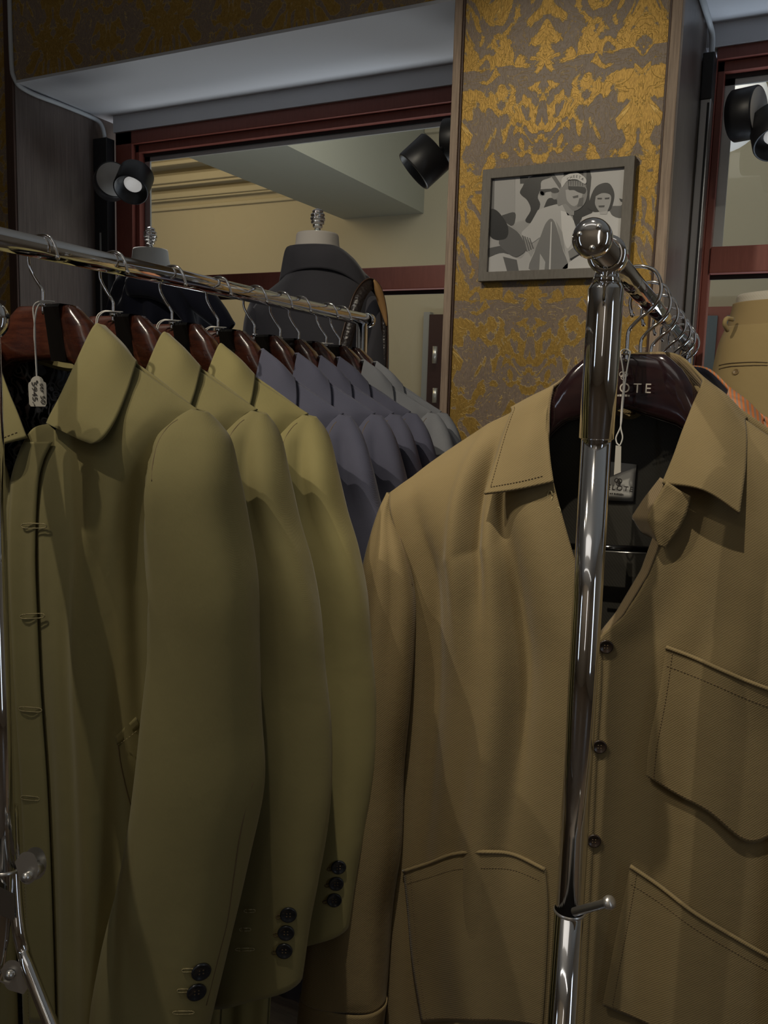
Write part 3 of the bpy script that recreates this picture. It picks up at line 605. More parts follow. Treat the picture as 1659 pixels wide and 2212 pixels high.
lr = thing('garment_rack', (rodx_l(1.72), 1.72, 0), 'chrome garment rack on the left carrying the olive raincoats and navy jackets', 'clothes rack', 'chrome garment racks')
q = MB(); q.tube([(rodx_l(0.42), 0.42, ZL), (rodx_l(1.752), 1.752, ZL)], 0.0135, 28); q.build('rail', M_chrome, lr)
q = MB(); q.lathe([(0.0138, -0.012), (0.0155, -0.012), (0.0155, 0.006), (0.012, 0.009), (0.0001, 0.010)], (rodx_l(1.752), 1.752, ZL), (-0.05, 1, 0), 28); q.build('end_cap', M_chrome, lr)
for yy in (1.72, 0.46):
    q = MB(); q.tube([(rodx_l(yy), yy, ZL-0.01), (rodx_l(yy), yy, 0.06)], 0.0125, 24); q.build('post', M_chrome, lr)
    q = MB(); q.box((rodx_l(yy)-0.24, yy-0.018, 0.0), (rodx_l(yy)+0.24, yy+0.018, 0.06)); q.build('foot', M_chrome, lr, smooth=False)

# chrome stand at the left edge of the photo
sz = 0.93
a0 = P(-27, 690, sz); a1 = P(-2, 1500, sz); a2 = P(10, 1880, sz)
st = thing('folding_rack', (P(40, 2200, sz)[0], P(40, 2200, sz)[1], 0), 'chrome folding rack upright with wing brackets in front of the nearest raincoat', 'clothes rack')
q = MB(); q.tube([a0, a1, a2], 0.0128, 28); q.build('post', M_chrome, st)
q = MB(); q.lathe([(0.0001, 0.006), (0.017, 0.0055), (0.0210, 0.002), (0.0212, -0.006), (0.017, -0.008)], P(-27, 690, sz-0.02), -F_, 36); q.build('end_cap', M_chrome, st)
q = MB(); q.tube([P(5, 682, sz-0.02), P(20, 684, sz-0.02)], 0.0024, 12); q.build('pin', M_blackm, st)
leg = cr(np.array([P(25, 1740, sz+.01), P(32, 1900, sz+.01), P(40, 2000, sz), P(50, 2050, sz), P(62, 2090, sz-.01), P(110, 2212, sz-.03), P(160, 2340, sz-.05)]), 40)
q = MB(); q.tube(leg, 0.0072, 22); q.build('leg', M_chrome, st)
leg2 = cr(np.array([P(12, 1870, sz), P(10, 1990, sz), P(4, 2050, sz), P(-10, 2120, sz), P(-60, 2230, sz)]), 30)
q = MB(); q.tube(leg2, 0.0072, 22); q.build('leg', M_chrome, st)
q = MB(); q.lathe([(0.0128, -0.002), (0.0150, 0), (0.0128, 0.002)], P(12, 1880, sz), P(10, 1800, sz)-P(12, 1900, sz), 28); q.build('collar_ring', M_chromed, st)
def plate(name, pix, z, th, m, dz=0.0):
    V = [P(x, y, z) for x, y in pix]; V2 = [P(x, y, z+th) for x, y in pix]; n = len(V); q = MB()
    q.add(V+V2, [tuple(range(n)), tuple(range(2*n-1, n-1, -1))]+[(k, (k+1) % n, n+(k+1) % n, n+k) for k in range(n)])
    return q.build(name, m, st, smooth=False, bevel=0.001)
plate('bracket', [(-30, 1912), (0, 1918), (29, 1932), (30, 1982), (28, 1986), (0, 1975), (-30, 1960)], sz-0.016, 0.004, M_steel)
def ear(cx, cy, z, s, name):
    pts = [(cx+s*(-28+0), cy-s*16), (cx-s*10, cy-s*38), (cx+s*14, cy-s*36), (cx+s*26, cy-s*8), (cx+s*22, cy+s*22), (cx+s*4, cy+s*38), (cx-s*14, cy+s*30), (cx-s*22, cy+s*6)]
    c = cr(np.array([(*p, 0) for p in pts+pts[:1]]), 40)[:-1, :2]; return plate(name, [tuple(p) for p in c], z, 0.0022, M_chromed)
ear(58, 1876, sz-0.012, 0.85, 'wing_bracket'); ear(76, 1866, sz+0.012, 0.85, 'wing_bracket')
q = MB(); q.tube([P(58, 1894, sz-0.017), P(93, 1868, sz+0.02)], 0.0042, 16); q.tube([P(70, 1884, sz-0.004), P(84, 1874, sz+0.008)], 0.0065, 16); q.lathe([(0.0001, 0.004), (0.0048, 0.003), (0.0052, 0)], P(57, 1895, sz-0.017), -F_, 14); q.build('bolt', M_chromed, st)
ear(26, 2108, sz-0.010, 0.8, 'wing_bracket'); plate('wing_bracket', [(2, 2120), (20, 2125), (44, 2100), (58, 2135), (50, 2146), (30, 2140), (18, 2128)], sz-0.012, 0.003, M_chromed)
q = MB(); q.lathe([(0.0001, 0.006), (0.0045, 0.005), (0.0048, 0)], P(23, 2104, sz-0.011), -F_, 14); q.build('bolt', M_chromed, st)

# ================================================================== HANGERS
def make_hanger(name, O, kind, label, cat, group, side):
    """side=+1: hook opens towards +x (left rack); -1 opens towards -x"""
    root = thing(name, O, label, cat, group); O = np.array(O)
    body = M_mahog if kind == 'red' else M_darkhang
    zt = -0.069 if kind == 'red' else -0.088; pw = 0.044 if kind == 'red' else 0.047
    prof = []   # lx, ztop, zbot, y offset, half depth
    W_ = 0.19 if kind == 'red' else 0.225
    for i in range(61):
        x = -W_ + 2*W_*i/60; ax = abs(x)
        t = zt if ax < pw else zt - 0.85*(ax-pw) if ax < 0.095 else zt-0.85*(0.095-pw)-0.56*(ax-0.095)
        b_ = zt-0.072+0.004 - (0.10*max(0, ax-0.01)) if ax < 0.05 else zt-0.072 - 0.55*(ax-0.05)
        if kind != 'red': b_ = zt-0.069-0.30*ax if ax < 0.08 else zt-0.093-0.60*(ax-0.08)
        b_ = min(b_, t-0.026)
        if ax > W_-0.012: k = (ax-(W_-0.012))/0.012; mid = (t+b_)/2; t = mid+(t-mid)*math.sqrt(max(0, 1-k*k*0.9)); b_ = mid+(b_-mid)*math.sqrt(max(0, 1-k*k*0.9))
        drop = 0.030*max(0.0, min(1.0, (ax-0.07)/0.05)) + (0.10*max(0, ax-0.12) if kind == 'red' else 0.22*max(0, ax-0.12))
        t -= drop; b_ -= drop*0.9; b_ = min(b_, t-0.024)
        hd = 0.0085 + 0.008*min(1, ax/0.08) - 0.004*max(0, min(1, (ax-0.09)/0.04)); yo = -0.010*(ax/W_)**1.6 + 0.006
        prof.append((x, t, b_, yo, hd))
    sec = []
    for (x, t, b_, yo, hd) in prof:
        h = (t-b_)/2; cz = (t+b_)/2; ring = []
        for k in range(16):
            a = 2*pi*k/16+pi/16; ca, sa = math.cos(a), math.sin(a); e = 0.45
            yy = yo + hd*math.copysign(abs(ca)**e, ca); zz = cz + h*math.copysign(abs(sa)**e, sa)
            if sa > 0.3: yy += 0.25*hd
            ring.append(O+np.array([x, yy, zz]))
        sec.append(ring)
    A = np.array(sec); nu = 61
    f = gfaces(nu, 16, True)+[tuple(range(16)), tuple((nu-1)*16+k for k in range(15, -1, -1))]
    arms = mk('hanger_body', A.reshape(-1, 3), f, body, root)
    if kind == 'red':   # dark reflection at the centre, built in as a glossy black band
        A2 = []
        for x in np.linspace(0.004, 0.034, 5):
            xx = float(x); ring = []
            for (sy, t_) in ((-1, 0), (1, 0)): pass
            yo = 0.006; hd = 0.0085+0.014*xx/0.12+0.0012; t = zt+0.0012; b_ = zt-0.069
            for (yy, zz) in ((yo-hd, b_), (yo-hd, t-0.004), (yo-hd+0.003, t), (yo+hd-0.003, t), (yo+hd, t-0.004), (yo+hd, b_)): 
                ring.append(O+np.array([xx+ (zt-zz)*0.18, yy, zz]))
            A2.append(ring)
        A2 = np.array(A2); o = mk('dark_reflection_band', A2.reshape(-1, 3), gfaces(5, 6, True), M_blackg, arms, smooth=False); 
    # hook: wire seen end-on along the rod
    r = 0.0255; q = MB(); pts = []; s = side
    if kind == 'red':
        pts = [(0, zt-0.01), (0, zt+0.012), (0, -0.052), (-s*0.004, -0.046), (-s*0.014, -0.034), (-s*0.0225, -0.020)]
        arc = [(-s*0.0235, -0.008), (-s*0.021, 0.004), (-s*0.013, 0.0130), (0, 0.0160), (s*0.013, 0.0130), (s*0.0210, 0.004), (s*0.0250, -0.006), (s*0.0265, -0.012)]
    else:
        pts = [(0, zt-0.01), (0, zt+0.012), (0, -0.064), (-s*0.003, -0.056), (-s*0.014, -0.044), (-s*0.027, -0.033)]
        arc = [(-s*0.035, -0.020), (-s*0.036, -0.004), (-s*0.028, 0.012), (-s*0.012, 0.0185), (s*0.004, 0.0165), (s*0.015, 0.006), (s*0.0185, -0.008), (s*0.0165, -0.020), (s*0.0145, -0.026)]
    C3 = np.array([(p[0], 0, p[1]) for p in pts+arc]); C3 = cr(C3, 90)+O
    q.tube(C3, 0.0021 if kind == 'red' else 0.0024, 12)
    e = C3[-1]; q.lathe([(max(0.0001, 0.0034*math.sin(t)), -0.0034*math.cos(t)) for t in np.linspace(0, pi, 9)], e, n=12)
    hk = q.build('hook', M_chrome, root)
    q = MB(); q.tube([O+(0, 0, zt-0.002), O+(0, 0, zt+0.003)], 0.005, 14); q.build('ferrule', M_chrome, hk)
    return root
YL = [0.793, 0.92, 1.049, 1.169, 1.28, 1.368, 1.438, 1.551, 1.612]
names_l = ['the nearest olive raincoat with the price tag', 'the second olive raincoat from the front', 'the third olive raincoat, beside the first navy jacket', 'the nearest navy jacket', 'the second navy jacket from the front', 'the third navy jacket from the front',
           'the fourth, rearmost navy jacket', 'the first blue-grey jacket', 'the rearmost blue-grey jacket at the end of the rail']
O1 = np.array((rodx_l(YL[0]), YL[0], ZL))
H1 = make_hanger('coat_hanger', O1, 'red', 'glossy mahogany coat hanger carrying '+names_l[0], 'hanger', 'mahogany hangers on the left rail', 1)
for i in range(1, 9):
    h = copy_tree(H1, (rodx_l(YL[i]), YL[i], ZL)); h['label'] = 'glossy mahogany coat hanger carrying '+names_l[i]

# ================================================================== COAT (raincoat and jackets on the left rail)
def Lc(c, Y):
    """control point: (x,y,n) pixel on plane Y-n, or ('l',dx,n,dz) relative to O"""
    return onY(c[0], c[1], Y-c[2])
def mir(A, O, cx=0.0):
    B = np.array(A).copy(); B[..., 0] = 2*(O[0]+cx)-B[..., 0]; return B
def folds(*terms):
    def f(S, T):
        z = np.zeros_like(S)
        for (amp, ks, kt, ph, t0, t1) in terms:
            env = 1/(1+np.exp(-(T-t0)*14)) * 1/(1+np.exp((T-t1)*14)); z = z + amp*np.sin(2*pi*(ks*S+kt*T)+ph)*env
        return z
    return f
Y1 = YL[0]
body_px = [
 [(240, 765, 0), (300, 797, 0), (368, 843, 0), (427, 884, 0)],
 [(205, 830, .035), (270, 855, .035), (335, 880, .03), (396, 898, .012)],
 [(128, 906, .052), (215, 910, .056), (298, 918, .05), (365, 935, .03)],
 [(64, 934, .056), (158, 960, .064), (258, 985, .064), (340, 1000, .04)],
 [(24, 1045, .055), (135, 1100, .070), (245, 1110, .065), (338, 1095, .035)],
 [(18, 1200, .055), (125, 1250, .070), (240, 1260, .062), (352, 1255, .03)],
 [(24, 1400, .055), (125, 1450, .070), (245, 1455, .06), (370, 1450, .025)],
 [(40, 1640, .055), (140, 1670, .070), (255, 1675, .06), (385, 1670, .025)],
 [(52, 1900, .055), (150, 1920, .070), (255, 1925, .06), (372, 1920, .025)],
 [(62, 2212, .055), (150, 2212, .070), (250, 2212, .06), (355, 2212, .025)],
 [(70, 2560, .055), (150, 2560, .070), (245, 2560, .06), (340, 2560, .03)]]
Bc = np.array([[Lc(c, Y1) for c in row] for row in body_px])
fold_b = folds((0.0075, 2.1, 0.25, 0.5, 0.50, 1.3), (0.0035, 4.3, -0.3, 2.0, 0.45, 1.3), (0.0008, 7, 1.5, 1.0, 0.4, 0.8))
COAT_LABEL = 'long olive cotton raincoat, nearest on the left rail, with white price tag and paisley lining'
coat = thing('raincoat', O1, COAT_LABEL, 'coat', 'coats and jackets hanging on the left rail')
AR = surf(Bc, 150, 60, fold_b)
bodyR = gridobj('front_panel', AR, M_olive, coat, solid=0.002, off=1)
Bm = mir(Bc, O1, -0.004); Bm[:, 0, 1] += 0.006; Bm[:, 0, 0] += 0.0
AL = surf(Bm, 110, 40, fold_b); gridobj('front_panel', AL+np.array((-0.012, 0.012, 0)), M_olive, coat, solid=0.002, off=1)
def backpanel(B, Bm_, O, depth, neck, m, mlin, parent, nm='back_panel', liningname='lining', drop=0.05):
    rows = []
    for i in range(len(B)):
        if i < 1:
            r_ = [B[i][3], B[i][0]+np.array((0, .01, 0)), np.array((O[0], O[1]+depth*0.9, neck)), Bm_[i][0]+np.array((0, .01, 0)), Bm_[i][3]]
        else:
            zr = B[i][3][2]; zl = Bm_[i][3][2]
            f = min(1, 0.55+i*0.15)
            def mid(t, dd): 
                return np.array((B[i][3][0]*(1-t)+Bm_[i][3][0]*t, O[1]+dd*f, (zr*(1-t)+zl*t)-drop*0.0))
            r_ = [B[i][3]+np.array((0, 0.004, 0)), mid(.25, depth*.75), mid(.5, depth), mid(.75, depth*.75), Bm_[i][3]+np.array((0, .004, 0))]
        rows.append(r_)
    A = surf(np.array(rows), 90, 50)
    gridobj(nm, A, m, parent, solid=0.002)
    L_ = surf(np.array([[0.94*(p-np.array((O[0], O[1]-.01, 0)))*np.array((1, 1, 0))+np.array((O[0], O[1]-.01, p[2]-0.004)) for p in r] for r in rows]), 90, 50)
    gridobj(liningname, L_, mlin, parent, solid=0.0)
    return A
backpanel(Bc, Bm, O1, 0.05, O1[2]-0.145, M_olive, M_paisley, coat)
# neck facing seen above the top button: dark inner edge
# collar
col_px = [[('l', 0.0, -.052, -.098), ('l', 0.0, -.064, -.125), ('l', 0.0, -.062, -.160)],
          [('l', 0.055, -.045, -.094), ('l', 0.078, -.057, -.124), ('l', 0.095, -.056, -.155)],
          [(213, 704, -.008), (256, 742, -.006), (293, 786, -.010)],
          [(205, 706, .004), (245, 752, .016), (290, 796, .008)],
          [(186, 742, .020), (228, 800, .035), (277, 842, .033)],
          [(160, 800, .040), (200, 858, .057), (256, 896, .057)],
          [(133, 858, .055), (175, 905, .073), (236, 932, .073)],
          [(112, 898, .064), (158, 932, .079), (217, 953, .080)],
          [(104, 916, .068), (150, 939, .080), (200, 958, .080)]]
def cpt(c, O, Y):
    if c[0] == 'l': return np.array((O[0]+c[1], O[1]-c[2], O[2]+c[3]))
    return onY(c[0], c[1], Y-c[2])
Cc = np.array([[cpt(c, O1, Y1) for c in r] for r in col_px])
CA = surf(Cc, 70, 26); col = gridobj('collar', CA, M_olive, coat, solid=0.003)
stitches('collar_stitching', [CA[i, 23]+np.array((0, -0.0006, 0)) for i in range(22, 66)]+[CA[66, j]+np.array((0, -0.0006, 0)) for j in range(22, 2, -1)], M_thread_d, col)
lcol = [[('l', 0.0, -.052, -.098), ('l', 0.0, -.064, -.125), ('l', 0.0, -.062, -.160)], [('l', -0.055, -.045, -.094), ('l', -0.078, -.057, -.124), ('l', -0.095, -.056, -.155)],
        [('l', -.089, .006, -.095), ('l', -.118, .006, -.117), ('l', -.148, .008, -.143)], [(-10, 742, .020), (-52, 790, .035), (-98, 842, .033)], [(-2, 788, .036), (-44, 835, .052), (-88, 885, .05)],
        [(16, 840, .050), (-25, 875, .066), (-74, 922, .062)], [(38, 893, .060), (-8, 925, .076), (-60, 955, .074)], [(57, 944, .068), (5, 958, .082), (-45, 980, .080)]]
CB = surf(np.array([[cpt(c, O1, Y1) for c in r] for r in lcol]), 70, 26); c2_ = gridobj('collar', CB, M_olive, coat, solid=0.003)
stitches('collar_stitching', [CB[66, j]+np.array((0, -0.0006, 0)) for j in range(22, 2, -1)], M_thread_d, c2_)
# collar stand (inside of the collar, dark lining)
S0 = np.array([r[0] for r in Cc]); S1 = S0 + np.array([(0.004, 0.006 + 0.022*min(1, k_/4), -0.035 + 0.012*min(1, k_/5)) for k_ in range(len(S0))])
for sgn in (0, 1):
    a_ = np.stack([S0, S1], 1); a_ = mir(a_, O1, -0.009) if sgn else a_
    gridobj('collar_stand', np.swapaxes(np.array([cr(a_[:, 0], 50), cr(a_[:, 1], 50)]), 0, 1), M_navyd, coat, solid=0.0)
# sleeves
def sleeve(rings, Y, O, m, parent, nm='sleeve', disp=None, nsec=36, nr=90, mirror=None, yo=0.0):
    Cs = []
    for (lx, ly, rx, ry, n, d) in rings:
        a = onY(lx, ly, Y-n); b = onY(rx, ry, Y-n); c = (a+b)/2; h = (b-a)/2; ring = []
        for k in range(12):
            t = 2*pi*k/12; ca, sa = math.cos(t), math.sin(t)
            ring.append(c - h*math.copysign(abs(ca)**0.9, ca) + np.array((0, -d*math.copysign(abs(sa)**0.8, sa), 0)))
        Cs.append(ring)
    Cs = np.array(Cs)
    if mirror is not None: Cs = mir(Cs, O, mirror)
    A = cr(Cs, nr)
    E_ = np.concatenate([A[:, -1:], A, A[:, :2]], 1)   # periodic in k
    m_ = 12; t = np.linspace(0, m_, nsec, endpoint=False); i = t.astype(int); u = (t-i)[None, :, None]
    a, b, c, d = E_[:, i], E_[:, i+1], E_[:, i+2], E_[:, i+3]
    B = 0.5*((2*b)+(c-a)*u+(2*a-5*b+4*c-d)*u*u+(3*b-a-3*c+d)*u**3)
    if disp is not None:
        cen = B.mean(1, keepdims=True); dirv = B-cen; dirv[..., 2] = 0; dirv /= np.linalg.norm(dirv, axis=2, keepdims=True)+1e-9
        T, S = np.meshgrid(np.linspace(0, 1, nr), np.linspace(0, 1, nsec, endpoint=False), indexing='ij'); B = B + dirv*disp(S, T)[..., None]
    B = B + np.array((0, yo, 0))
    o = gridobj(nm, B, m, parent, closed=True, solid=0.002, off=0)
    return o, B
sl_px = [(420, 883, 444, 890, .0, .006), (378, 910, 466, 918, .005, .022), (345, 948, 486, 955, .015, .034), (330, 1030, 497, 1030, .03, .044), (326, 1130, 518, 1125, .035, .046), (330, 1290, 550, 1262, .04, .044),
         (337, 1425, 558, 1390, .042, .042), (322, 1575, 557, 1560, .045, .040), (301, 1720, 553, 1700, .048, .040), (276, 1890, 520, 1850, .05, .040), (243, 2050, 482, 2035, .05, .040), (214, 2212, 438, 2215, .05, .040), (196, 2340, 405, 2350, .05, .040)]
fs = folds((0.0050, 2, 1.2, 0.6, 0.2, 1.2), (0.003, 3, -2.5, 1.7, 0.2, 0.9), (0.0015, 5, 0.6, 0.0, 0.15, 0.5))
# folds close to the cap: a few pleats falling from the shoulder
def fs1(S, T):
    z = fs(S, T); Sc = S + 0.25*(T-0.25)     # pleats drifting towards the body lower down
    fr = np.exp(-((Sc-0.13)/0.035)**2)*np.exp(-((T-0.33)/0.09)**2)*-0.020 + np.exp(-((Sc-0.20)/0.03)**2)*np.exp(-((T-0.36)/0.16)**2)*0.008 + np.exp(-((Sc-0.10)/0.03)**2)*np.exp(-((T-0.24)/0.07)**2)*-0.007
    return z+fr
slR, SB = sleeve(sl_px, Y1, O1, M_olive, coat, disp=fs1)
slL, _ = sleeve(sl_px, Y1, O1, M_olive, coat, disp=fs1, mirror=-0.004)
def capseam(B, parent, m):   # raised armhole seam
    q = MB(); r = 11; pts = [B[r, k]*1.0 for k in range(0, B.shape[1]//2+1)]; 
    return pts
TB, TS = bvh(AR), bvh(SB)
# armhole seam line
seam = [hit([TS, TB], x, y, 0.0008)[0] for x, y in ((385, 908), (370, 918), (356, 934), (342, 960), (332, 1000), (329, 1040))]
seam = [s for s in seam if s is not None]
q = MB(); q.tube(cr(np.array(seam), 40), 0.0007, 6); q.build('armhole_seam', M_thread_d, coat)
# placket stitching and buttonholes
pl = [hit(TB, x, y, 0.0022)[0] for x, y in ((26, 1130), (25, 1200), (27, 1300), (31, 1400), (38, 1520), (45, 1640), (52, 1800), (58, 2000), (64, 2200))]
pl = [s for s in pl if s is not None]
if len(pl) > 3: stitches('placket_stitching', cr(np.array(pl), 80), M_thread, bodyR)
pk = surf(np.array([[hit(TB, x+dx, y, 0.0032)[0] for dx in (4, 22, 42, 62)] for x, y in ((57, 955), (36, 1000), (25, 1060), (20, 1200), (25, 1350), (32, 1500), (44, 1680), (52, 1850), (59, 2050), (64, 2205))]), 90, 8)
gridobj('placket', pk, M_olive, coat, solid=0.0012); TP = bvh(pk)
for (xa, ya, xb, yb) in ((50, 1135, 107, 1135), (47, 1331, 103, 1328), (43, 1529, 97, 1532), (48, 1720, 90, 1723)):
    p, n = hit([TP, TB], xa, ya, 0.003); p2, n2 = hit([TB], xb, yb, 0.0042)
    if p is not None and p2 is not None: buttonhole('buttonhole', p, p2, np.array((0, -1, 0)), M_thread, coat, 0.0022)
# slanted welt pocket
wp = [(292, 1548), (250, 1590), (256, 1608), (303, 1567)]
W4 = [hit([TB], x, y, 0.003)[0] for x, y in wp]
wl = surf(np.array([[W4[0], W4[1]], [W4[3], W4[2]]]), 4, 10); gridobj('pocket_welt', wl, M_olive, coat, solid=0.002)
ps = [hit([TB], x, y, 0.001)[0] for x, y in ((256, 1608), (262, 1650), (275, 1710), (290, 1760), (300, 1790))]
q = MB(); q.tube(cr(np.array(ps), 20), 0.0006, 5); q.build('pocket_seam', M_thread_d, coat)
ps = [hit([TB], x, y, 0.002)[0] for x, y in ((296, 1550), (303, 1572), (308, 1600))]
stitches('pocket_stitching', cr(np.array([hit([TB], x, y, 0.0055)[0] for x, y in ((262, 1606), (280, 1590), (300, 1572))]), 20), M_thread, coat)
# cuff seam, buttons
for (x, y) in ((434, 2096), (424, 2140)):
    p, n = hit(TS, x, y, 0.0014); button('cuff_button', p, n, 0.0112, M_button, coat)
    a, _ = hit(TS, x-40, y-2, 0.0018); b, _ = hit(TS, x-14, y-3, 0.0018); buttonhole('buttonhole', a, b, np.array((0, -1, 0)), M_thread, coat)
a, _ = hit(TS, 376, 2182, 0.004); b, _ = hit(TS, 418, 2181, 0.004); buttonhole('buttonhole', a, b, np.array((0, -1, 0)), M_thread, coat)
vs = [hit(TS, x, y, 0.001)[0] for x, y in ((545, 1690), (522, 1780), (503, 1900), (490, 1990), (470, 2070), (445, 2170))]
vs = [v for v in vs if v is not None]; q = MB(); q.tube(cr(np.array(vs), 30), 0.0007, 5); q.build('sleeve_seam', M_thread_d, coat)

# price tag hanging in the neck
def string_loop(O, label, long_=False):
    pass
tg = thing('price_tag', onY(95, 655, Y1-0.012), 'small white price tag on a string hanging in the neck of the nearest raincoat', 'price tag')
yt = Y1-0.032
q = MB(); s1 = [onY(x, y, yt+dy) for x, y, dy in ((118, 652, .02), (95, 650, .008), (78, 655, .006), (72, 668, .004), (75, 700, 0), (76, 740, 0), (78, 780, 0), (80, 818, 0))]
q.tube(cr(np.array(s1), 50), 0.0011, 6); s2 = [onY(x, y, yt+dy) for x, y, dy in ((112, 655, .02), (92, 654, .008), (82, 662, .004), (77, 680, 0), (74, 720, 0), (77, 760, 0), (79, 800, 0), (81, 824, 0))]; q.tube(cr(np.array(s2), 50), 0.0010, 6)
q.build('string', M_cord, tg)
out = [(66, 814), (72, 813), (80, 812.5), (88, 814), (94, 822), (98, 827), (100, 832), (101, 874), (98, 878), (66, 878), (63, 875), (61, 830), (63, 826), (67, 822)]
out = [(70, 816), (75, 813), (82, 812), (89, 815), (93, 820), (94, 824), (99, 827), (100, 832), (101, 872), (98, 878), (67, 878), (63, 873), (61, 832), (62, 827), (66, 824), (67, 820)]
V = [onY(x, y, yt-0.002) for x, y in out]; V2 = [onY(x, y, yt-0.0014) for x, y in out]; n = len(V)
cardo = mk('tag_card', V+V2, [tuple(range(n)), tuple(range(2*n-1, n-1, -1))]+[(k, (k+1) % n, n+(k+1) % n, n+k) for k in range(n)], M_tag, tg, smooth=False)
text('handwriting', '5945.-', 0.0120, M_ink, cardo, onY(74, 851, yt-0.0027), (0.05, 0, -1), (1, 0, 0.05), 0.0001)
text('handwriting', 'str 50', 0.0105, M_ink, cardo, onY(91, 850, yt-0.0027), (0.05, 0, -1), (1, 0, 0.05), 0.0001)
q = MB(); q.lathe([(0.0014, 0), (0.0014, 0.0004), (0.0001, 0.0004)], onY(80, 824, yt-0.0024), (0, -1, 0), 12); q.build('eyelet', M_ink, cardo)

# further coats: shared parts with straighter sleeves
def swap(m): return {'olive_cotton': m}
skip1 = ('sleeve', 'cuff_button', 'sleeve_seam', 'buttonhole', 'armhole_seam')
Y2 = YL[1]; O2 = np.array((rodx_l(Y2), Y2, ZL))
coat2 = copy_tree(coat, O2, swap(M_olive), skip=('sleeve', 'cuff_button', 'sleeve_seam', 'armhole_seam')); coat2['label'] = 'long olive raincoat, second on the left rail, three dark buttons on its cuff'
sl2 = [(546, 887, 572, 893, .0, .006), (507, 915, 589, 924, .006, .024), (486, 953, 599, 962, .015, .036), (478, 1040, 610, 1035, .03, .044), (480, 1130, 632, 1120, .035, .044), (500, 1240, 668, 1220, .04, .042),
       (515, 1360, 692, 1330, .04, .042), (515, 1480, 698, 1470, .04, .040), (510, 1620, 700, 1600, .04, .040), (500, 1780, 694, 1760, .04, .038), (485, 1920, 676, 1900, .04, .038), (472, 2040, 655, 2010, .04, .036), (466, 2158, 640, 2118, .04, .036)]
def fs2(S, T):
    return fs(S, T) + np.exp(-((S-0.31)/0.05)**2)*np.exp(-((T-0.28)/0.15)**2)*-0.016 + np.exp(-((S-0.21)/0.035)**2)*np.exp(-((T-0.30)/0.15)**2)*0.009 + np.exp(-((S-0.12)/0.035)**2)*np.exp(-((T-0.28)/0.12)**2)*-0.010
s2o, SB2 = sleeve(sl2, Y2, O2, M_olive, coat2, disp=fs2); sleeve(sl2, Y2, O2, M_olive, coat2, disp=fs2, mirror=-0.004)
TS2 = bvh(SB2)
for (x, y) in ((629, 1974), (624, 2013), (620, 2052)):
    p, n = hit(TS2, x-6, y, 0.0012); button('cuff_button', p, n, 0.0105, M_button, coat2)
    a, _ = hit(TS2, x-31, y+6, 0.0016); b, _ = hit(TS2, x-16, y+1, 0.0016); buttonhole('buttonhole', a, b, np.array((0, -1, 0)), M_thread_d, coat2)
sm = [hit([TS2], x, y, 0.0008)[0] for x, y in ((528, 908), (518, 916), (503, 934), (491, 958))]; sm = [s for s in sm if s is not None]
if len(sm) > 2: q = MB(); q.tube(cr(np.array(sm), 30), 0.0007, 6); q.build('armhole_seam', M_thread_d, coat2)
labs = ['long yellowish-olive raincoat, third on the left rail, next to the first navy jacket',
        'navy wool jacket with smooth broad collar, nearest of the navy jackets', 'navy wool jacket, second of the navy jackets on the left rail', 'navy wool jacket, third of the navy jackets on the left rail',
        'navy wool jacket, fourth and rearmost of the navy jackets', 'blue-grey cotton jacket directly behind the navy jackets', 'pale blue-grey jacket, last on the left rail near the pillar']
for i in range(2, 9):
    m_ = M_olive2 if i == 2 else M_navy if i < 7 else M_grey
    nm = 'raincoat' if i == 2 else 'navy_jacket' if i < 7 else 'grey_jacket'
    dz = -0.006 if i < 6 else -0.004
    c = copy_tree(coat2, (rodx_l(YL[i]), YL[i], ZL+dz), {'olive_cotton': m_, 'thread': M_thread if i == 2 else M_navyd, 'thread_d': M_navyd}, skip=('buttonhole', 'placket_stitching', 'pocket_stitching', 'pocket_seam', 'pocket_welt') if i > 2 else (), new_name=nm, zrot=[0, 0, .02, -.01, .015, -.02, .01, -.01, -.03][i])
    c['label'] = labs[i-2]; c['category'] = 'coat' if i == 2 else 'jacket'
    if i > 2: c.scale = (1, 0.62, 1)

# white strings looped round the hooks of further hangers
for i, w in ((1, 'second olive raincoat'), (2, 'third olive raincoat'), (3, 'nearest navy jacket'), (7, 'first blue-grey jacket')):
    O = np.array((rodx_l(YL[i]), YL[i], ZL)); q = MB()
    pts = [(0.008, 0.006, -0.066), (0, -0.008, -0.064), (-0.012, -0.008, -0.065), (-0.018, -0.012, -0.072), (-0.018, -0.014, -0.09), (-0.013, -0.015, -0.11), (-0.012, -0.016, -0.13)]
    q.tube(cr(np.array(pts), 30)+O, 0.0010, 6); pts = [(0.018, 0.0, -0.065), (0.004, -0.010, -0.065), (-0.008, -0.010, -0.066), (-0.014, -0.014, -0.075), (-0.015, -0.016, -0.10), (-0.012, -0.016, -0.13)]
    q.tube(cr(np.array(pts), 30)+O, 0.0009, 6)
    tag(q.build('tag_string', M_cord), 'white string looped round the hanger hook above the '+w, 'string', 'white tag strings')

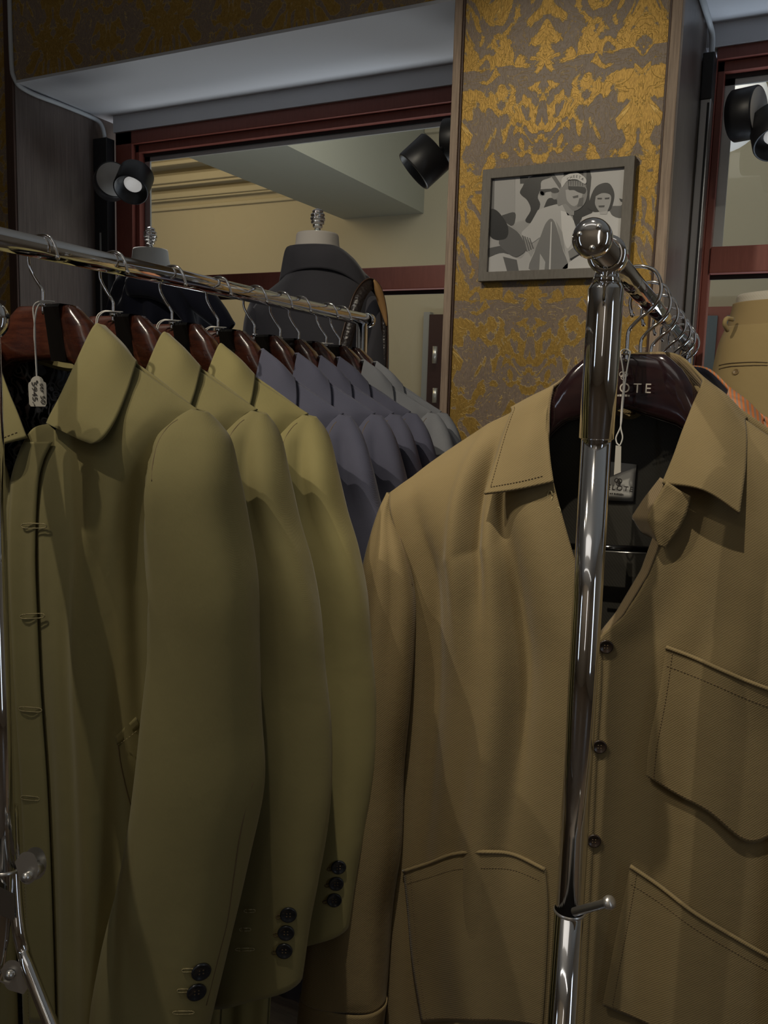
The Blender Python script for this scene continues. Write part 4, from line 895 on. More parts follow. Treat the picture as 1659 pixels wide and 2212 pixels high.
# ================================================================== RIGHT RAIL
YR = [1.126, 1.273, 1.42, 1.607, 1.759, 1.93, 2.09]
OR = np.array((rodx_r(YR[0]), YR[0], ZR))
HR = make_hanger('suit_hanger', OR, 'dark', 'dark glossy suit hanger with cream lettering carrying the tan overshirt behind the rack post', 'hanger', 'dark hangers on the right rail', -1)
wh = ['the second tan overshirt', 'the orange striped jacket', 'the fourth garment on the right rail', 'the fifth garment on the right rail', 'the sixth garment on the right rail', 'the last garment on the right rail']
for i in range(1, 7):
    h = copy_tree(HR, (rodx_r(YR[i]), YR[i], ZR)); h['label'] = 'dark glossy suit hanger carrying '+wh[i-1]
def small_line(c, w, h, m, parent):
    q = MB(); x = -w/2
    for i_, ww in enumerate((.14, .10, 0, .12, .09, .11, .10, .12, .09)):
        ww *= w
        if ww: q.box((c[0]+x, c[1]-0.0002, c[2]-h/2), (c[0]+x+ww*.75, c[1]+0.0002, c[2]+h/2*(1 if i_ % 2 else .7)))
        x += ww if ww else w*0.05
    return q.build('small_print', m, parent, smooth=False)
def emblem(c, r, m, parent, n=(0, -1, 0)):
    q = MB(); c = np.array(c)
    for k in range(3):
        a = k*2*pi/3+0.5; cc = c+np.array((math.cos(a), 0, math.sin(a)))*r*0.42
        q.tube([cc+np.array((math.cos(t), 0, math.sin(t)))*r*0.5 for t in np.linspace(0, 2*pi, 20)], r*0.10, 6)
    q.tube([c+np.array((0.3*r*math.sin(t), 0, 0.5*r*math.cos(t))) for t in np.linspace(0, 5, 12)], r*0.12, 6)
    return q.build('emblem', m, parent)
hb = [o for o in kids(HR) if o.name.startswith('hanger_body')][0]
yh = YR[0]-0.0125
text('lettering', 'ELOTE', 0.0168, M_cream, hb, onY(1351, 839, yh-0.002), (1, 0, 0), (0, 0, 1), 0.0004, 1.42)
small_line(onY(1338, 854, yh-0.0022), 0.032, 0.0026, M_cream, hb)
emblem(onY(1347, 811, yh-0.002), 0.0058, M_cream, hb)

YS = YR[0]; OS = OR
sh = thing('overshirt', OR, 'tan twill overshirt with patch pockets hanging front-most on the right rail', 'overshirt', 'garments on the right rail')
nf = .066
LB = [[(1195, 845, 0), (1078, 906, 0), (962, 980, 0), (843, 1066, .015)],
      [(1182, 905, .030), (1075, 960, .032), (955, 1035, .035), (846, 1108, .03)],
      [(1190, 1010, .050), (1078, 1060, .056), (965, 1110, .055), (868, 1185, .035)],
      [(1225, 1150, .060), (1105, 1185, .070), (990, 1215, .064), (889, 1272, .030)],
      [(1264, 1280, .062), (1125, 1320, .072), (1000, 1345, .062), (888, 1395, .025)],
      [(1300, 1400, .062), (1140, 1470, .072), (1005, 1490, .060), (884, 1520, .020)],
      [(1290, 1640, .062), (1125, 1690, .072), (990, 1695, .060), (873, 1725, .020)],
      [(1278, 1900, .062), (1100, 1920, .072), (970, 1925, .060), (857, 1945, .020)],
      [(1262, 2212, .062), (1080, 2212, .072), (955, 2212, .060), (842, 2212, .020)],
      [(1240, 2480, .062), (1060, 2480, .072), (945, 2480, .060), (832, 2480, .025)]]
LBc = np.array([[cpt(c, OS, YS) for c in r] for r in LB])
def fsh(S, T):
    g = lambda a, c, w, t, tw: a*np.exp(-((S-c)/w)**2)*np.exp(-((T-t)/tw)**2)
    z = folds((0.0055, 2.0, 0.25, 0.2, 0.35, 1.3), (0.0028, 4.4, -0.3, 1.1, 0.3, 1.3))(S, T)
    sv = S - 0.0
    d_ = 0.9*np.clip(0.32-T, 0, 1)
    z = z + g(-0.013, 0.42-d_, 0.045, 0.20, 0.12) + g(-0.021, 0.56-d_, 0.05, 0.27, 0.17) + g(0.012, 0.68-d_, 0.05, 0.3, 0.2) + g(-0.026, 0.36, 0.085, 0.50, 0.24) + g(0.013, 0.16, 0.08, 0.5, 0.3) + g(-0.010, 0.86, 0.05, 0.40, 0.25)
    return z
SA = surf(LBc, 170, 90, fsh); pL = gridobj('front_panel', SA, M_tan, sh, solid=0.0025, off=1)
inner = [(1513, 838, 0), (1497, 900, .03), (1462, 1010, .05), (1432, 1120, .060), (1400, 1240, .064), (1346, 1328, .066), (1290, 1388, .068), (1284, 1500, .068), (1274, 1700, .068), (1264, 1930, .068), (1254, 2212, .068), (1242, 2480, .068)]
ox_ = [(.325, .015, -.285), (.325, .03, -.315), (.31, .035, -.36), (.285, .03, -.41), (.278, .025, -.46), (.278, .025, -.50), (.278, .02, -.54), (.278, .02, -.61), (.28, .02, -.74), (.285, .02, -.90), (.29, .02, -1.10), (.30, .02, -1.28)]
RBc = []
for c, o_ in zip(inner, ox_):
    a = cpt(c, OS, YS); b = cpt(('l', *o_), OS, YS); row = [a]
    k = len(RBc)
    for t, e in ((0.33, 0.010), (0.68, 0.012)):
        p = a*(1-t)+b*t; p[1] = OS[1] - (c[2]*(1-t)+o_[1]*t + e + (0.016*(t > .5) if k > 1 else 0)*(1 if k else 0)) if k else p[1]; row.append(p)
    row.append(b); RBc.append(row)
RBc = np.array(RBc)
SR = surf(RBc, 170, 80, folds((0.003, 1.6, 0.2, 2.2, 0.3, 1.3), (0.0015, 4.0, 0.3, 0.3, 0.3, 1.3))); pR = gridobj('front_panel', SR, M_tan, sh, solid=0.0025, off=1)
# back
rows = []
for i in range(len(LBc)):
    Lo = LBc[i][3]; j = min(len(RBc)-1, int(round(i*11/9))); Ro = RBc[j][3]; z = Lo[2]
    if i == 0: rows.append([Ro, RBc[0][0]+(0, .012, 0), (OS[0], OS[1]+.055, OS[2]-.165), LBc[0][0]+(0, .012, 0), Lo])
    else: rows.append([(Ro[0], OS[1]-.012, z), (Ro[0]*.75+Lo[0]*.25, OS[1]+.045, z), ((Ro[0]+Lo[0])/2, OS[1]+.06, z), (Ro[0]*.25+Lo[0]*.75, OS[1]+.045, z), (Lo[0], OS[1]-.012, z)])
rows = np.array([[np.array(p, float) for p in r] for r in rows])
bp = gridobj('back_panel', surf(rows, 90, 60), M_tan, sh, solid=0.002)
lnp = surf(np.array([[(p-np.array((OS[0], OS[1], 0)))*np.array((.95, .86, 1))+np.array((OS[0], OS[1], -.006)) for p in r] for r in rows]), 90, 60)
ln = gridobj('lining', lnp, M_lin_dark, sh, solid=0.0)
TLn = bvh(lnp)
# neck label
lb = [(1319, 997), (1376, 1003), (1369, 1083), (1305, 1080)]
lp = [hit(TLn, x, y, 0.002)[0] for x, y in lb]
lab = gridobj('neck_label', surf(np.array([[lp[0], lp[1]], [lp[3], lp[2]]]), 6, 6), M_white_label, sh, solid=0.0006)
cc = hit(TLn, 1340, 1054, 0.0035)[0]; rt = lp[1]-lp[0]; upv = lp[0]-lp[3]
text('lettering', 'ELOTE', 0.0095, M_ink, lab, cc, rt, upv, 0.0002, 1.35); small_line(hit(TLn, 1334, 1066, 0.0035)[0], 0.020, 0.0018, M_ink, lab)
emblem(hit(TLn, 1336, 1039, 0.0035)[0], 0.0052, M_ink, lab)
# collar
rc = [[('l', 0.0, -.050, -.085), ('l', 0.0, -.066, -.120), ('l', 0.0, -.068, -.165)],
      [('l', 0.05, -.042, -.087), ('l', 0.065, -.058, -.122), ('l', 0.08, -.060, -.165)],
      [(1508, 815, -.010), (1556, 852, -.012), (1600, 902, -.018)],
      [(1513, 836, .008), (1560, 868, .012), (1605, 915, .006)],
      [(1495, 882, .022), (1552, 920, .036), (1610, 952, .028)],
      [(1476, 930, .040), (1544, 975, .056), (1608, 1008, .048)],
      [(1456, 988, .055), (1532, 1024, .072), (1602, 1062, .066)],
      [(1432, 1046, .066), (1518, 1060, .080), (1596, 1111, .078)]]
lc = [[('l', 0.0, -.050, -.085), ('l', 0.0, -.066, -.120), ('l', 0.0, -.068, -.165)],
      [('l', -0.05, -.042, -.087), ('l', -0.065, -.058, -.122), ('l', -0.08, -.060, -.165)],
      [(1205, 826, -.012), (1160, 850, -.014), (1115, 878, -.018)],
      [(1193, 838, .008), (1150, 862, .012), (1104, 890, .006)],
      [(1186, 880, .022), (1138, 910, .034), (1086, 938, .028)],
      [(1185, 935, .040), (1130, 960, .056), (1071, 986, .048)],
      [(1189, 990, .055), (1126, 1010, .070), (1057, 1030, .064)],
      [(1196, 1040, .066), (1122, 1056, .080), (1045, 1066, .076)]]
for cpx in (rc, lc):
    Cx = np.array([[cpt(c, OS, YS) for c in r] for r in cpx]); A = surf(Cx, 80, 28); co = gridobj('collar', A, M_tan, sh, solid=0.004)
    stitches('collar_stitching', [A[i, 25]+np.array((0, -0.0008, 0)) for i in range(30, 76)]+[A[75, j]+np.array((0, -0.0008, 0)) for j in range(25, 2, -1)], M_thread_d, co, 0.004)
    S0 = Cx[:, 0]; dn = np.array((0.003 if cpx is rc else -0.003, 0.010, -0.055)); sg = np.stack([S0, S0+dn*0.5+np.array((0, .006, 0)), S0+dn], 1)
    gridobj('collar_stand', surf(sg[:6], 60, 8), M_tanin, sh, solid=0.001)
# lapel facing on the open neck
lf = [[(1440, 1040, .074), (1470, 1060, .072), (1492, 1072, .068)], [(1410, 1092, .074), (1445, 1102, .076), (1482, 1112, .070)], [(1399, 1118, .075), (1430, 1128, .076), (1466, 1145, .071)], [(1412, 1146, .073), (1430, 1152, .074), (1450, 1165, .071)], [(1424, 1178, .070), (1430, 1180, .071), (1436, 1184, .069)]]
gridobj('lapel', lsurf(np.array([[cpt(c, OS, YS) for c in r] for r in lf]), 30, 12), M_tan, sh, solid=0.002)
lf = [[(1428, 1032, .052), (1442, 1040, .066)], [(1392, 1078, .046), (1412, 1092, .070)], [(1366, 1117, .042), (1401, 1120, .070)], [(1385, 1148, .042), (1414, 1148, .068)], [(1408, 1160, .05), (1422, 1168, .066)]]
gridobj('facing', lsurf(np.array([[cpt(c, OS, YS) for c in r] for r in lf]), 30, 10), M_tanin, sh, solid=0.0015)
ff = [[(1416, 1150, .058), (1430, 1165, .064)], [(1387, 1232, .052), (1402, 1240, .066)], [(1332, 1325, .055), (1348, 1329, .068)], [(1278, 1392, .058), (1291, 1389, .069)]]
gridobj('facing', lsurf(np.array([[cpt(c, OS, YS) for c in r] for r in ff]), 30, 6), M_tanin, sh, solid=0.002)
# sleeves
sl = [(838, 1064, 848, 1070, .012, .004), (824, 1108, 852, 1112, .02, .020), (803, 1195, 878, 1195, .035, .040), (782, 1285, 894, 1290, .04, .046), (759, 1400, 891, 1400, .045, .046), (734, 1540, 882, 1530, .05, .045), (713, 1680, 869, 1670, .052, .044),
      (693, 1830, 863, 1835, .055, .042), (676, 1975, 842, 1978, .058, .040), (662, 2110, 832, 2125, .06, .038), (658, 2135, 829, 2172, .06, .037)]
def fsl(S, T):
    g = lambda a, c, w, t, tw: a*np.exp(-((S-c)/w)**2)*np.exp(-((T-t)/tw)**2)
    return folds((0.004, 2, 0.8, 0.9, 0.15, 1.2), (0.0022, 4, -1.5, 0.4, 0.15, 1.2))(S, T) + g(-0.010, 0.36, 0.04, 0.30, 0.15) + g(0.006, 0.27, 0.04, 0.5, 0.35) - g(0.008, 0.20, 0.04, 0.55, 0.3)
so, SS = sleeve(sl, YS, OS, M_tan, sh, disp=fsl); sleeve(sl, YS, OS, M_tan, sh, disp=fsl, mirror=-0.006)
cf = [(656, 2134, 831, 2172, .06, .039), (651, 2185, 823, 2225, .06, .039), (644, 2250, 815, 2290, .06, .040)]
cfo, CFB = sleeve(cf, YS, OS, M_tan, sh, nm='cuff', nr=14); sleeve(cf, YS, OS, M_tan, sh, nm='cuff', nr=14, mirror=-0.006)
TSA, TSR, TSS = bvh(SA), bvh(SR), bvh(SS)
sm = [hit([TSS, TSA], x, y, 0.001)[0] for x, y in ((849, 1105), (856, 1140), (868, 1180), (880, 1225), (889, 1265))]; sm = [s for s in sm if s is not None]
if len(sm) > 2: q = MB(); q.tube(cr(np.array(sm), 30), 0.0008, 6); q.build('armhole_seam', M_thread_d, sh)
# pockets: patches lying on the panels
def pocket(T, rowsp, nm='patch_pocket', lift=0.0055, edge=True):
    C = []
    for r in rowsp:
        rr_ = []
        for (x, y) in r:
            p, n = hit(T, x, y, lift)
            if p is None: p = None
            rr_.append(p)
        C.append(rr_)
    # fill missing by extrapolation
    for r in C:
        for j in range(len(r)):
            if r[j] is None: r[j] = 2*r[j-1]-r[j-2]
    A = surf(np.array(C), 44, 40); o = gridobj(nm, A, M_tan, sh, solid=0.003, off=0)
    q = MB(); bd = [A[0, j] for j in range(0, 40)]; q.tube(np.array(bd)+np.array((0, -0.001, 0)), 0.0028, 6); q.build('pocket_edge', M_tan, o)
    stitches('pocket_stitching', [A[5, j]+np.array((0, -0.0018, 0)) for j in range(1, 39)], M_thread_d, o, 0.004)
    stitches('pocket_stitching', [A[i, 2]+np.array((0, -0.0018, 0)) for i in range(1, 43)]+[A[42, j]+np.array((0, -0.0018, 0)) for j in range(2, 38)], M_thread_d, o, 0.004)
    return A
pocket(TSA, [[(876, 1878), (935, 1862), (990, 1842), (1050, 1835), (1115, 1843), (1182, 1874)], [(884, 1960), (940, 1950), (995, 1940), (1055, 1935), (1118, 1940), (1188, 1960)], [(896, 2080), (950, 2075), (1000, 2070), (1060, 2070), (1120, 2075), (1184, 2090)], [(918, 2205), (965, 2203), (1012, 2202), (1065, 2203), (1120, 2206), (1176, 2215)]])
pocket(TSR, [[(1441, 1396), (1500, 1418), (1560, 1445), (1620, 1470), (1680, 1492), (1745, 1515)], [(1424, 1500), (1490, 1525), (1555, 1550), (1620, 1578), (1685, 1600), (1745, 1620)], [(1404, 1600), (1475, 1630), (1548, 1660), (1618, 1690), (1685, 1705), (1742, 1715)], [(1398, 1672), (1462, 1712), (1530, 1750), (1612, 1815), (1680, 1790), (1742, 1770)]])
pocket(TSR, [[(1364, 1866), (1425, 1908), (1500, 1965), (1580, 2015), (1660, 2062), (1760, 2105)], [(1345, 1960), (1415, 2000), (1490, 2050), (1575, 2100), (1660, 2145), (1755, 2180)], [(1322, 2070), (1398, 2105), (1480, 2150), (1570, 2195), (1655, 2230), (1750, 2265)], [(1302, 2165), (1385, 2200), (1470, 2240), (1565, 2285), (1650, 2315), (1745, 2345)]])
for (x, y) in ((1309, 1396), (1295, 1612), (1283, 1815)):
    p, n = hit(TSR, x, y, 0.0012); n = np.array(n); n[0] += 0.1
    button('button', p, n, 0.0088, M_buttonb, sh)
# loops on the left neck edge
q = MB()
for (x, y) in ((1188, 1072), (1206, 1108)):
    c = onY(x, y, YS-.062); q.tube([c+np.array((0.003*math.cos(t), 0, 0.007*math.sin(t))) for t in np.linspace(0, 2*pi, 14)], 0.0008, 6)
q.build('neck_buttonhole', M_thread, sh)
# string with tag
tg = thing('price_tag', onY(1345, 770, YS-0.02), 'narrow edge-on white tag on a string in the neck of the tan overshirt', 'price tag')
q = MB(); s1 = [onY(x, y, YS-dy) for x, y, dy in ((1362, 760, .020), (1356, 790, .022), (1350, 830, .022), (1345, 880, .022), (1341, 920, .022), (1331, 945, .022), (1333, 960, .022))]; q.tube(cr(np.array(s1), 40), 0.0010, 6)
s1 = [onY(x, y, YS-dy) for x, y, dy in ((1340, 762, .020), (1346, 800, .022), (1347, 830, .022), (1343, 880, .022), (1341, 922, .022), (1345, 945, .022), (1339, 962, .022), (1333, 958, .022))]; q.tube(cr(np.array(s1), 40), 0.0010, 6)
s1 = [onY(x, y, YS-dy) for x, y, dy in ((1340, 762, .018), (1345, 756, .008), (1355, 755, .004), (1362, 760, .018))]; q.tube(cr(np.array(s1), 16), 0.0010, 6)
q.build('string', M_cord, tg)
V = []
for yy in (0, 0.0006):
    for (x, y) in ((1330, 962), (1342, 964), (1341, 1020), (1326, 1026)): V.append(onY(x, y, YS-.024+yy))
mk('tag_card', V, [(0, 1, 2, 3), (7, 6, 5, 4), (0, 4, 5, 1), (1, 5, 6, 2), (2, 6, 7, 3), (3, 7, 4, 0)], M_tag, tg, smooth=False)
# trouser bar of the hanger seen in the neck
q = MB(); a = onY(1180, 1178, YS+0.02); b = onY(1420, 1188, YS+0.02); q.tube([a, b], 0.0045, 14); q.build('trouser_bar', M_blackg, HR)
q = MB(); a = onY(1300, 1191, YS+0.012); b = onY(1396, 1196, YS+0.012); q.tube([a, b], 0.0012, 8); q.build('clip_edge', M_chromed, HR)

# other garments on the right rail
gl = [('overshirt', 'tan twill overshirt directly behind the front one on the right rail', 'overshirt', {}),
      ('striped_jacket', 'orange striped and dark navy jacket edge showing above the front overshirt shoulder', 'jacket', {'tan_twill': M_orange, 'tan_twill_inside': M_navyd}),
      ('dark_jacket', 'dark navy garment on the right rail, behind the one with the orange stripes', 'jacket', {'tan_twill': M_navyd, 'tan_twill_inside': M_navyd}),]
for i in range(1, 4):
    nm, lb_, ct, mm = gl[i-1]
    c = copy_tree(sh, (rodx_r(YR[i])+(0.0 if i == 1 else 0.025 if i == 2 else 0.0), YR[i], ZR-(0.012 if i == 1 else 0.004)), mm, skip=('neck_label', 'neck_buttonhole', 'button', 'lapel') , new_name=nm)
    c['label'] = lb_; c['category'] = ct
for i in range(4, 7):
    c = copy_tree(sh, (rodx_r(YR[i]), YR[i], ZR-0.02), {'tan_twill': M_navyd, 'tan_twill_inside': M_navyd}, skip=('neck_label', 'neck_buttonhole', 'button', 'lapel', 'patch_pocket'), new_name='dark_jacket')
    c['label'] = 'dark navy jacket, %s on the right rail' % ['fifth from the front', 'second from the back', 'rearmost, by the far post'][i-4]; c['category'] = 'jacket'

# ================================================================== DRESS FORMS
def finial(c, h, parent):
    q = MB(); prof = [(0.010, 0), (0.011, 0.01*h/0.07), (0.008, 0.014*h/0.07)]
    nr = 5
    for k in range(nr):
        z = h*(0.22+0.7*k/nr); R0 = [0.0165, 0.0225, 0.0250, 0.0240, 0.0185][k]*h/0.075
        prof += [(R0*0.88, z), (R0, z+h*0.05), (R0*0.98, z+h*0.10), (R0*0.86, z+h*0.132)]
    prof += [(0.006, h*0.97), (0.0001, h)]
    V = MB(); V.lathe(prof, c, n=28)
    # vertical fluting
    vv = []
    for v in V.v:
        d = np.array(v)-np.array(c); a = math.atan2(d[1], d[0]); s = 1-0.10*abs(math.sin(4*a)) if d[2] > h*0.2 else 1; vv.append((c[0]+d[0]*s, c[1]+d[1]*s, v[2]))
    V.v = vv; return V.build('finial', M_chrome, parent)
def ellrings(spec, c, n=40, jit=None):
    """spec: list of (z, cx, cy, rx, ry)"""
    R = []
    for (z, cx, cy, rx, ry) in spec: R.append([(c[0]+cx+rx*math.cos(2*pi*k/n), c[1]+cy+ry*math.sin(2*pi*k/n), c[2]+z) for k in range(n)])
    return np.array(R)
def form(px, py, z, w_neck, label, m, jm=None, finh=0.075):
    c = P(px, py, z)    # top centre of neck
    root = thing('dress_form', (c[0], c[1], 0), label, 'dress form', 'tailor dress forms in the windows')
    r = w_neck/2
    sp = [(0.002, 0, 0, 0.001, 0.001), (0.002, 0, 0, r*0.86, r*0.86), (-0.004, 0, 0, r*0.90, r*0.90), (-0.03, 0, 0, r*0.93, r*0.95), (-0.038, 0, 0, r*0.97, r), (-0.075, 0, 0, r*1.02, r*1.08), (-0.11, 0, 0, r*1.12, r*1.1), (-0.17, 0, 0, 0.10, 0.075), (-0.22, 0, 0, 0.14, 0.085), (-0.35, 0, 0, 0.15, 0.085), (-0.55, 0, 0, 0.13, 0.08), (-0.8, 0, 0, 0.14, 0.09), (-0.82, 0, 0, 0.001, 0.001)]
    A = ellrings(sp, c, 48); gridobj('torso', A, m, root, closed=True, solid=0)
    q = MB(); q.tube([(c[0], c[1], c[2]-0.8), (c[0], c[1], 0.05)], 0.015); q.lathe([(0.0001, 0.05), (0.03, 0.045), (0.16, 0.02), (0.17, 0.0)], (c[0], c[1], 0), n=30); q.build('stand', M_chromed, root)
    finial(c+np.array((0, 0, 0.004)), finh, root)
    return root, c
f1, c1 = form(686, 507, 2.66, 0.145, 'cream dress form with pine-cone finial wearing the charcoal suit jacket', M_form)
f2, c2 = form(325, 540, 3.02, 0.135, 'pale grey dress form with pine-cone finial wearing the dark draped jacket left of the window', M_formgrey, finh=0.075)

# charcoal suit jacket seen from behind
jk = thing('suit_jacket', (c1[0], c1[1], c1[2]-0.1), 'charcoal grey suit jacket seen from behind on the cream dress form', 'jacket')
zf = 2.66
def jp(x, y, dn): # point at camera depth zf - dn
    return P(x, y, zf-dn)
# back body: rows top to hem, columns left to right, rounded around the torso
jb = [[(602, 612, .03), (640, 580, .055), (690, 574, .07), (745, 582, .055), (796, 598, .02)],
      [(570, 640, .04), (630, 610, .09), (690, 604, .10), (755, 615, .075), (816, 632, .02)],
      [(535, 690, .03), (615, 670, .12), (690, 668, .13), (760, 680, .10), (815, 705, .03)],
      [(528, 780, .03), (610, 770, .14), (690, 770, .15), (765, 775, .12), (815, 790, .03)],
      [(532, 920, .03), (610, 920, .12), (690, 920, .13), (765, 920, .11), (812, 925, .03)],
      [(525, 1150, .03), (610, 1150, .13), (690, 1150, .14), (765, 1150, .12), (815, 1150, .03)]]
A = surf(np.array([[jp(*c) for c in r] for r in jb]), 60, 50); gridobj('back', A, M_char, jk, solid=0.003)
jf = np.array([[P(c[0], c[1], zf+0.12+0.06*math.sin(pi*i/4)) for i, c in enumerate(r)] for r in jb]); gridobj('front', surf(jf, 40, 40), M_char, jk, solid=0.003)
sd = [[jp(*r[0]), P(r[0][0]-4, r[0][1], zf+0.05), P(r[0][0], r[0][1], zf+0.12)] for r in jb]; gridobj('side', surf(np.array(sd), 40, 10), M_char, jk, solid=0.002)
q = MB(); q.tube(cr(np.array([jp(538, 715, .05), jp(615, 700, .125), jp(690, 698, .135), jp(760, 708, .108), jp(812, 725, .035)]), 40), 0.0009, 6); q.build('yoke_seam', M_navyd, jk)
jc = [[(606, 610, .01), (618, 545, .02), (628, 534, .0)], [(640, 586, .07), (642, 548, .07), (645, 531, .05)], [(690, 580, .09), (692, 548, .09), (690, 530, .07)], [(735, 590, .08), (735, 552, .08), (728, 536, .06)], [(770, 612, .06), (768, 578, .06), (760, 560, .03)], [(800, 640, .03), (792, 610, .02), (782, 588, .0)], [(812, 650, -.03), (800, 618, -.03), (790, 596, -.04)]]
gridobj('collar', surf(np.array([[jp(*c) for c in r] for r in jc]), 60, 16), M_char, jk, solid=0.006)
def jsleeve(pts, par):
    R = []
    for (lx, ly, rx, ry, dn, d) in pts:
        a = P(lx, ly, zf-dn); b = P(rx, ry, zf-dn); c = (a+b)/2; h = (b-a)/2
        R.append([c - h*math.cos(2*pi*k/24) - F_*d*math.sin(2*pi*k/24) for k in range(24)])
    gridobj('sleeve', cr(np.array(R), 50), M_char, par, closed=True, solid=0.002)
jsleeve([(778, 624, 812, 640, .01, .01), (775, 660, 833, 665, .02, .04), (770, 720, 838, 720, .03, .05), (766, 850, 838, 850, .04, .05), (762, 1000, 836, 1000, .05, .05), (765, 1150, 830, 1150, .05, .05)], jk)
jsleeve([(540, 655, 570, 650, .01, .01), (528, 700, 575, 700, .02, .04), (522, 800, 575, 800, .03, .05), (520, 1000, 575, 1000, .05, .05), (520, 1150, 570, 1150, .05, .05)], jk)

# leather strap arching over the shoulder
stp = [(722, 800, .17), (735, 740, .17), (748, 690, .165), (763, 640, .15), (783, 610, .12), (803, 602, .09), (822, 620, .06), (834, 665, .03), (838, 730, .02), (836, 800, .02), (833, 880, .02)]
A = np.array([[P(x, y, 2.60-d_*0.6), P(x-(16 if x > 800 else 2), y+3, 2.60-d_*0.6+0.04)] for (x, y, d_) in stp]); A = np.swapaxes(np.array([cr(A[:, 0], 60), cr(A[:, 1], 60)]), 0, 1)
sb = thing('leather_strap', P(803, 602, 2.55), 'dark crocodile-leather bag strap arching over the right shoulder of the charcoal jacket', 'strap')
band = []
for i, (a, b) in enumerate(A):
    t = A[min(i+1, 59), 0]-A[max(i-1, 0), 0]; t /= np.linalg.norm(t); s = np.cross(t, F_); s /= np.linalg.norm(s)
    w = 0.017 if i < 32 else 0.017 - 0.007*min(1, (i-32)/8)
    band.append([a-s*0.0-F_*0.0, a-s*w*2.0, b+F_*0.01])
band = np.array(band)
gridobj('strap_outer', band[:, :2], M_leather, sb, solid=0.005)
wl_ = np.array([0.024*math.sin(pi*max(0, min(1, (i-30)/16))) for i in range(60)])[:, None]
dirs = (band[:, 1]-band[:, 0]); dirs /= np.linalg.norm(dirs, axis=1, keepdims=True)
gridobj('strap_lining', np.stack([band[:, 0]-F_*0.003, band[:, 0]-F_*0.003+dirs*wl_], 1)[31:46], M_leathin, sb, solid=0.002)
q = MB(); q.tube(band[:, 0], 0.0022, 8); q.build('edge_piping', mat('brown_edge', (0.06, 0.03, 0.015), 0.35), sb)

# dark draped jacket on the left form
dj = thing('draped_jacket', (c2[0], c2[1], c2[2]-0.1), 'black-navy jacket draped over the left dress form with one sleeve flung out to the right', 'jacket')
zd = 2.98
def dp(x, y, dn): return P(x, y, zd-dn)
db = [[(262, 600, .02), (285, 583, .06), (320, 576, .08), (360, 590, .08), (400, 612, .03)],
      [(240, 640, .05), (280, 620, .12), (330, 610, .15), (390, 620, .12), (440, 650, .04)],
      [(215, 700, .05), (275, 680, .14), (335, 670, .17), (400, 672, .14), (462, 700, .04)],
      [(205, 800, .05), (275, 780, .14), (335, 780, .17), (400, 780, .14), (450, 790, .04)],
      [(205, 1000, .05), (275, 1000, .14), (335, 1000, .17), (400, 1000, .14), (440, 1000, .04)]]
gridobj('body', surf(np.array([[dp(*c) for c in r] for r in db]), 60, 60, folds((0.010, 3.2, 1.2, 0.4, -0.1, 0.8), (0.005, 6, -1.0, 0.4, 0, 1.2))), M_navyd, dj, solid=0.004)
gridobj('lining', surf(np.array([[P(c[0], c[1], zd+0.10+0.05*math.sin(pi*i/4)) for i, c in enumerate(r)] for r in db]), 30, 30), M_navyd, dj, solid=0.003)
R = []
for (x, y, w, dn) in ((370, 612, 14, .16), (405, 628, 26, .17), (440, 652, 27, .17), (470, 682, 22, .17), (490, 702, 15, .17), (499, 708, 11, .17)):
    c = dp(x, y, dn); ax = (dp(500, 715, .17)-dp(400, 625, .17)); ax /= np.linalg.norm(ax); s = np.cross(ax, F_); s /= np.linalg.norm(s); r_ = w*zd/FPX
    R.append([c+s*r_*math.cos(2*pi*k/20)+F_*r_*0.8*math.sin(2*pi*k/20) for k in range(20)])
gridobj('sleeve', cr(np.array(R), 30), M_navyd, dj, closed=True, solid=0.003)
R = []
for (x, y, w, dn) in ((280, 618, 20, .15), (330, 618, 24, .20), (375, 640, 26, .20), (405, 680, 24, .19), (420, 730, 20, .18)):
    c = dp(x, y, dn); r_ = w*zd/FPX; R.append([c+np.array((0, 0, 1))*r_*math.cos(2*pi*k/20)+np.cross((0, 0, 1), (0.7, .1, -.3))*r_*math.sin(2*pi*k/20) for k in range(20)])
gridobj('draped_fold', cr(np.array(R), 30), M_navyd, dj, closed=True, solid=0.003)

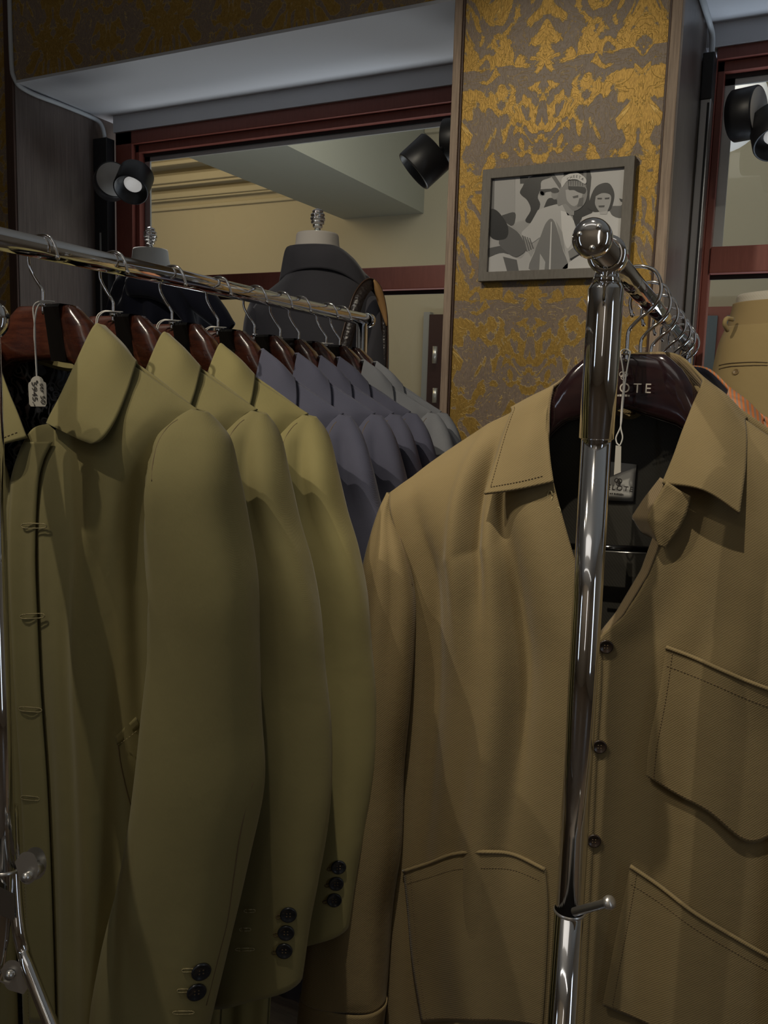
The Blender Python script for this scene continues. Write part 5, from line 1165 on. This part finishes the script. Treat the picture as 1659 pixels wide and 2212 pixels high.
# trouser form in the right window
zt_ = 2.36; tf_ = P(1665, 640, zt_)
tr = thing('trouser_form', (tf_[0], tf_[1], 0), 'linen-topped trouser display form standing in the right window', 'dress form', None)
def ring2(xl, y, d=0.11, xr=None, tilt=0.0):
    xr = 2*1672-xl if xr is None else xr
    a = P(xl, y, zt_); b = P(xr, y-(xr-xl)*0.03, zt_); c = (a+b)/2; h = (b-a)/2; n = 48
    return [c-h*math.cos(2*pi*k/n)+np.array((F_[0], F_[1], 0))*d*-math.sin(2*pi*k/n) for k in range(n)]
A = np.array([[np.mean(ring2(1600, 640), 0)]*48, ring2(1612, 634, .07), ring2(1597, 638, .08), ring2(1594, 650, .085), ring2(1592, 668, .09)]); gridobj('linen_top', cr(A, 24), M_linen, tr, closed=True, solid=0)
q = MB(); q.tube([(tf_[0], tf_[1], 1.5), (tf_[0], tf_[1], 0.03)], 0.015); q.lathe([(0.0001, 0.04), (0.15, 0.02), (0.16, 0.0)], (tf_[0], tf_[1], 0), n=30); q.build('stand', M_chromed, tr)
kt = thing('trousers', tf_-np.array((0, 0, .1)), 'khaki cotton trousers with a buttoned back pocket on the form in the right window', 'trousers')
A = np.array([ring2(1590, 655, .092), ring2(1584, 680, .096), ring2(1574, 712, .100)]); gridobj('waistband', cr(A, 20), M_band, kt, closed=True, solid=0.003)
sp = [(1575, 706, .100), (1560, 740, .112), (1548, 790, .122), (1538, 850, .13), (1534, 920, .135), (1534, 1000, .135), (1545, 1150, .13)]
A = cr(np.array([ring2(x, y, d) for x, y, d in sp]), 60); gridobj('trouser_body', A, M_khaki, kt, closed=True, solid=0.003); TT = bvh(A[:, list(range(48))])
q = MB(); l1 = [hit(TT, x, y, .0045)[0] for x, y in ((1556, 790), (1575, 786), (1600, 784), (1630, 783), (1658, 784))]; l2 = [hit(TT, x, y, .0045)[0] for x, y in ((1556, 798), (1575, 793), (1600, 791), (1630, 790), (1658, 790))]
for l_ in (l1, l2):
    l_ = [v for v in l_ if v is not None]
    if len(l_) > 2: q.tube(cr(np.array(l_), 24), 0.0012, 6)
q.build('back_pocket', M_thread_d, kt)
p, n = hit(TT, 1591, 804, .0038)
if p is not None: button('button', p, n, 0.0085, mat('khaki_button', (0.25, 0.17, 0.08), 0.3), kt)
q = MB(); b0 = P(1585, 700, zt_-0.05); q.tube(cr(np.array([P(1583, 690, zt_-.05), P(1570, 688, zt_-.07), P(1565, 700, zt_-.07), P(1572, 714, zt_-.055)]), 14), [0.006]*14, 8); q.build('belt_loop', M_khaki, kt)
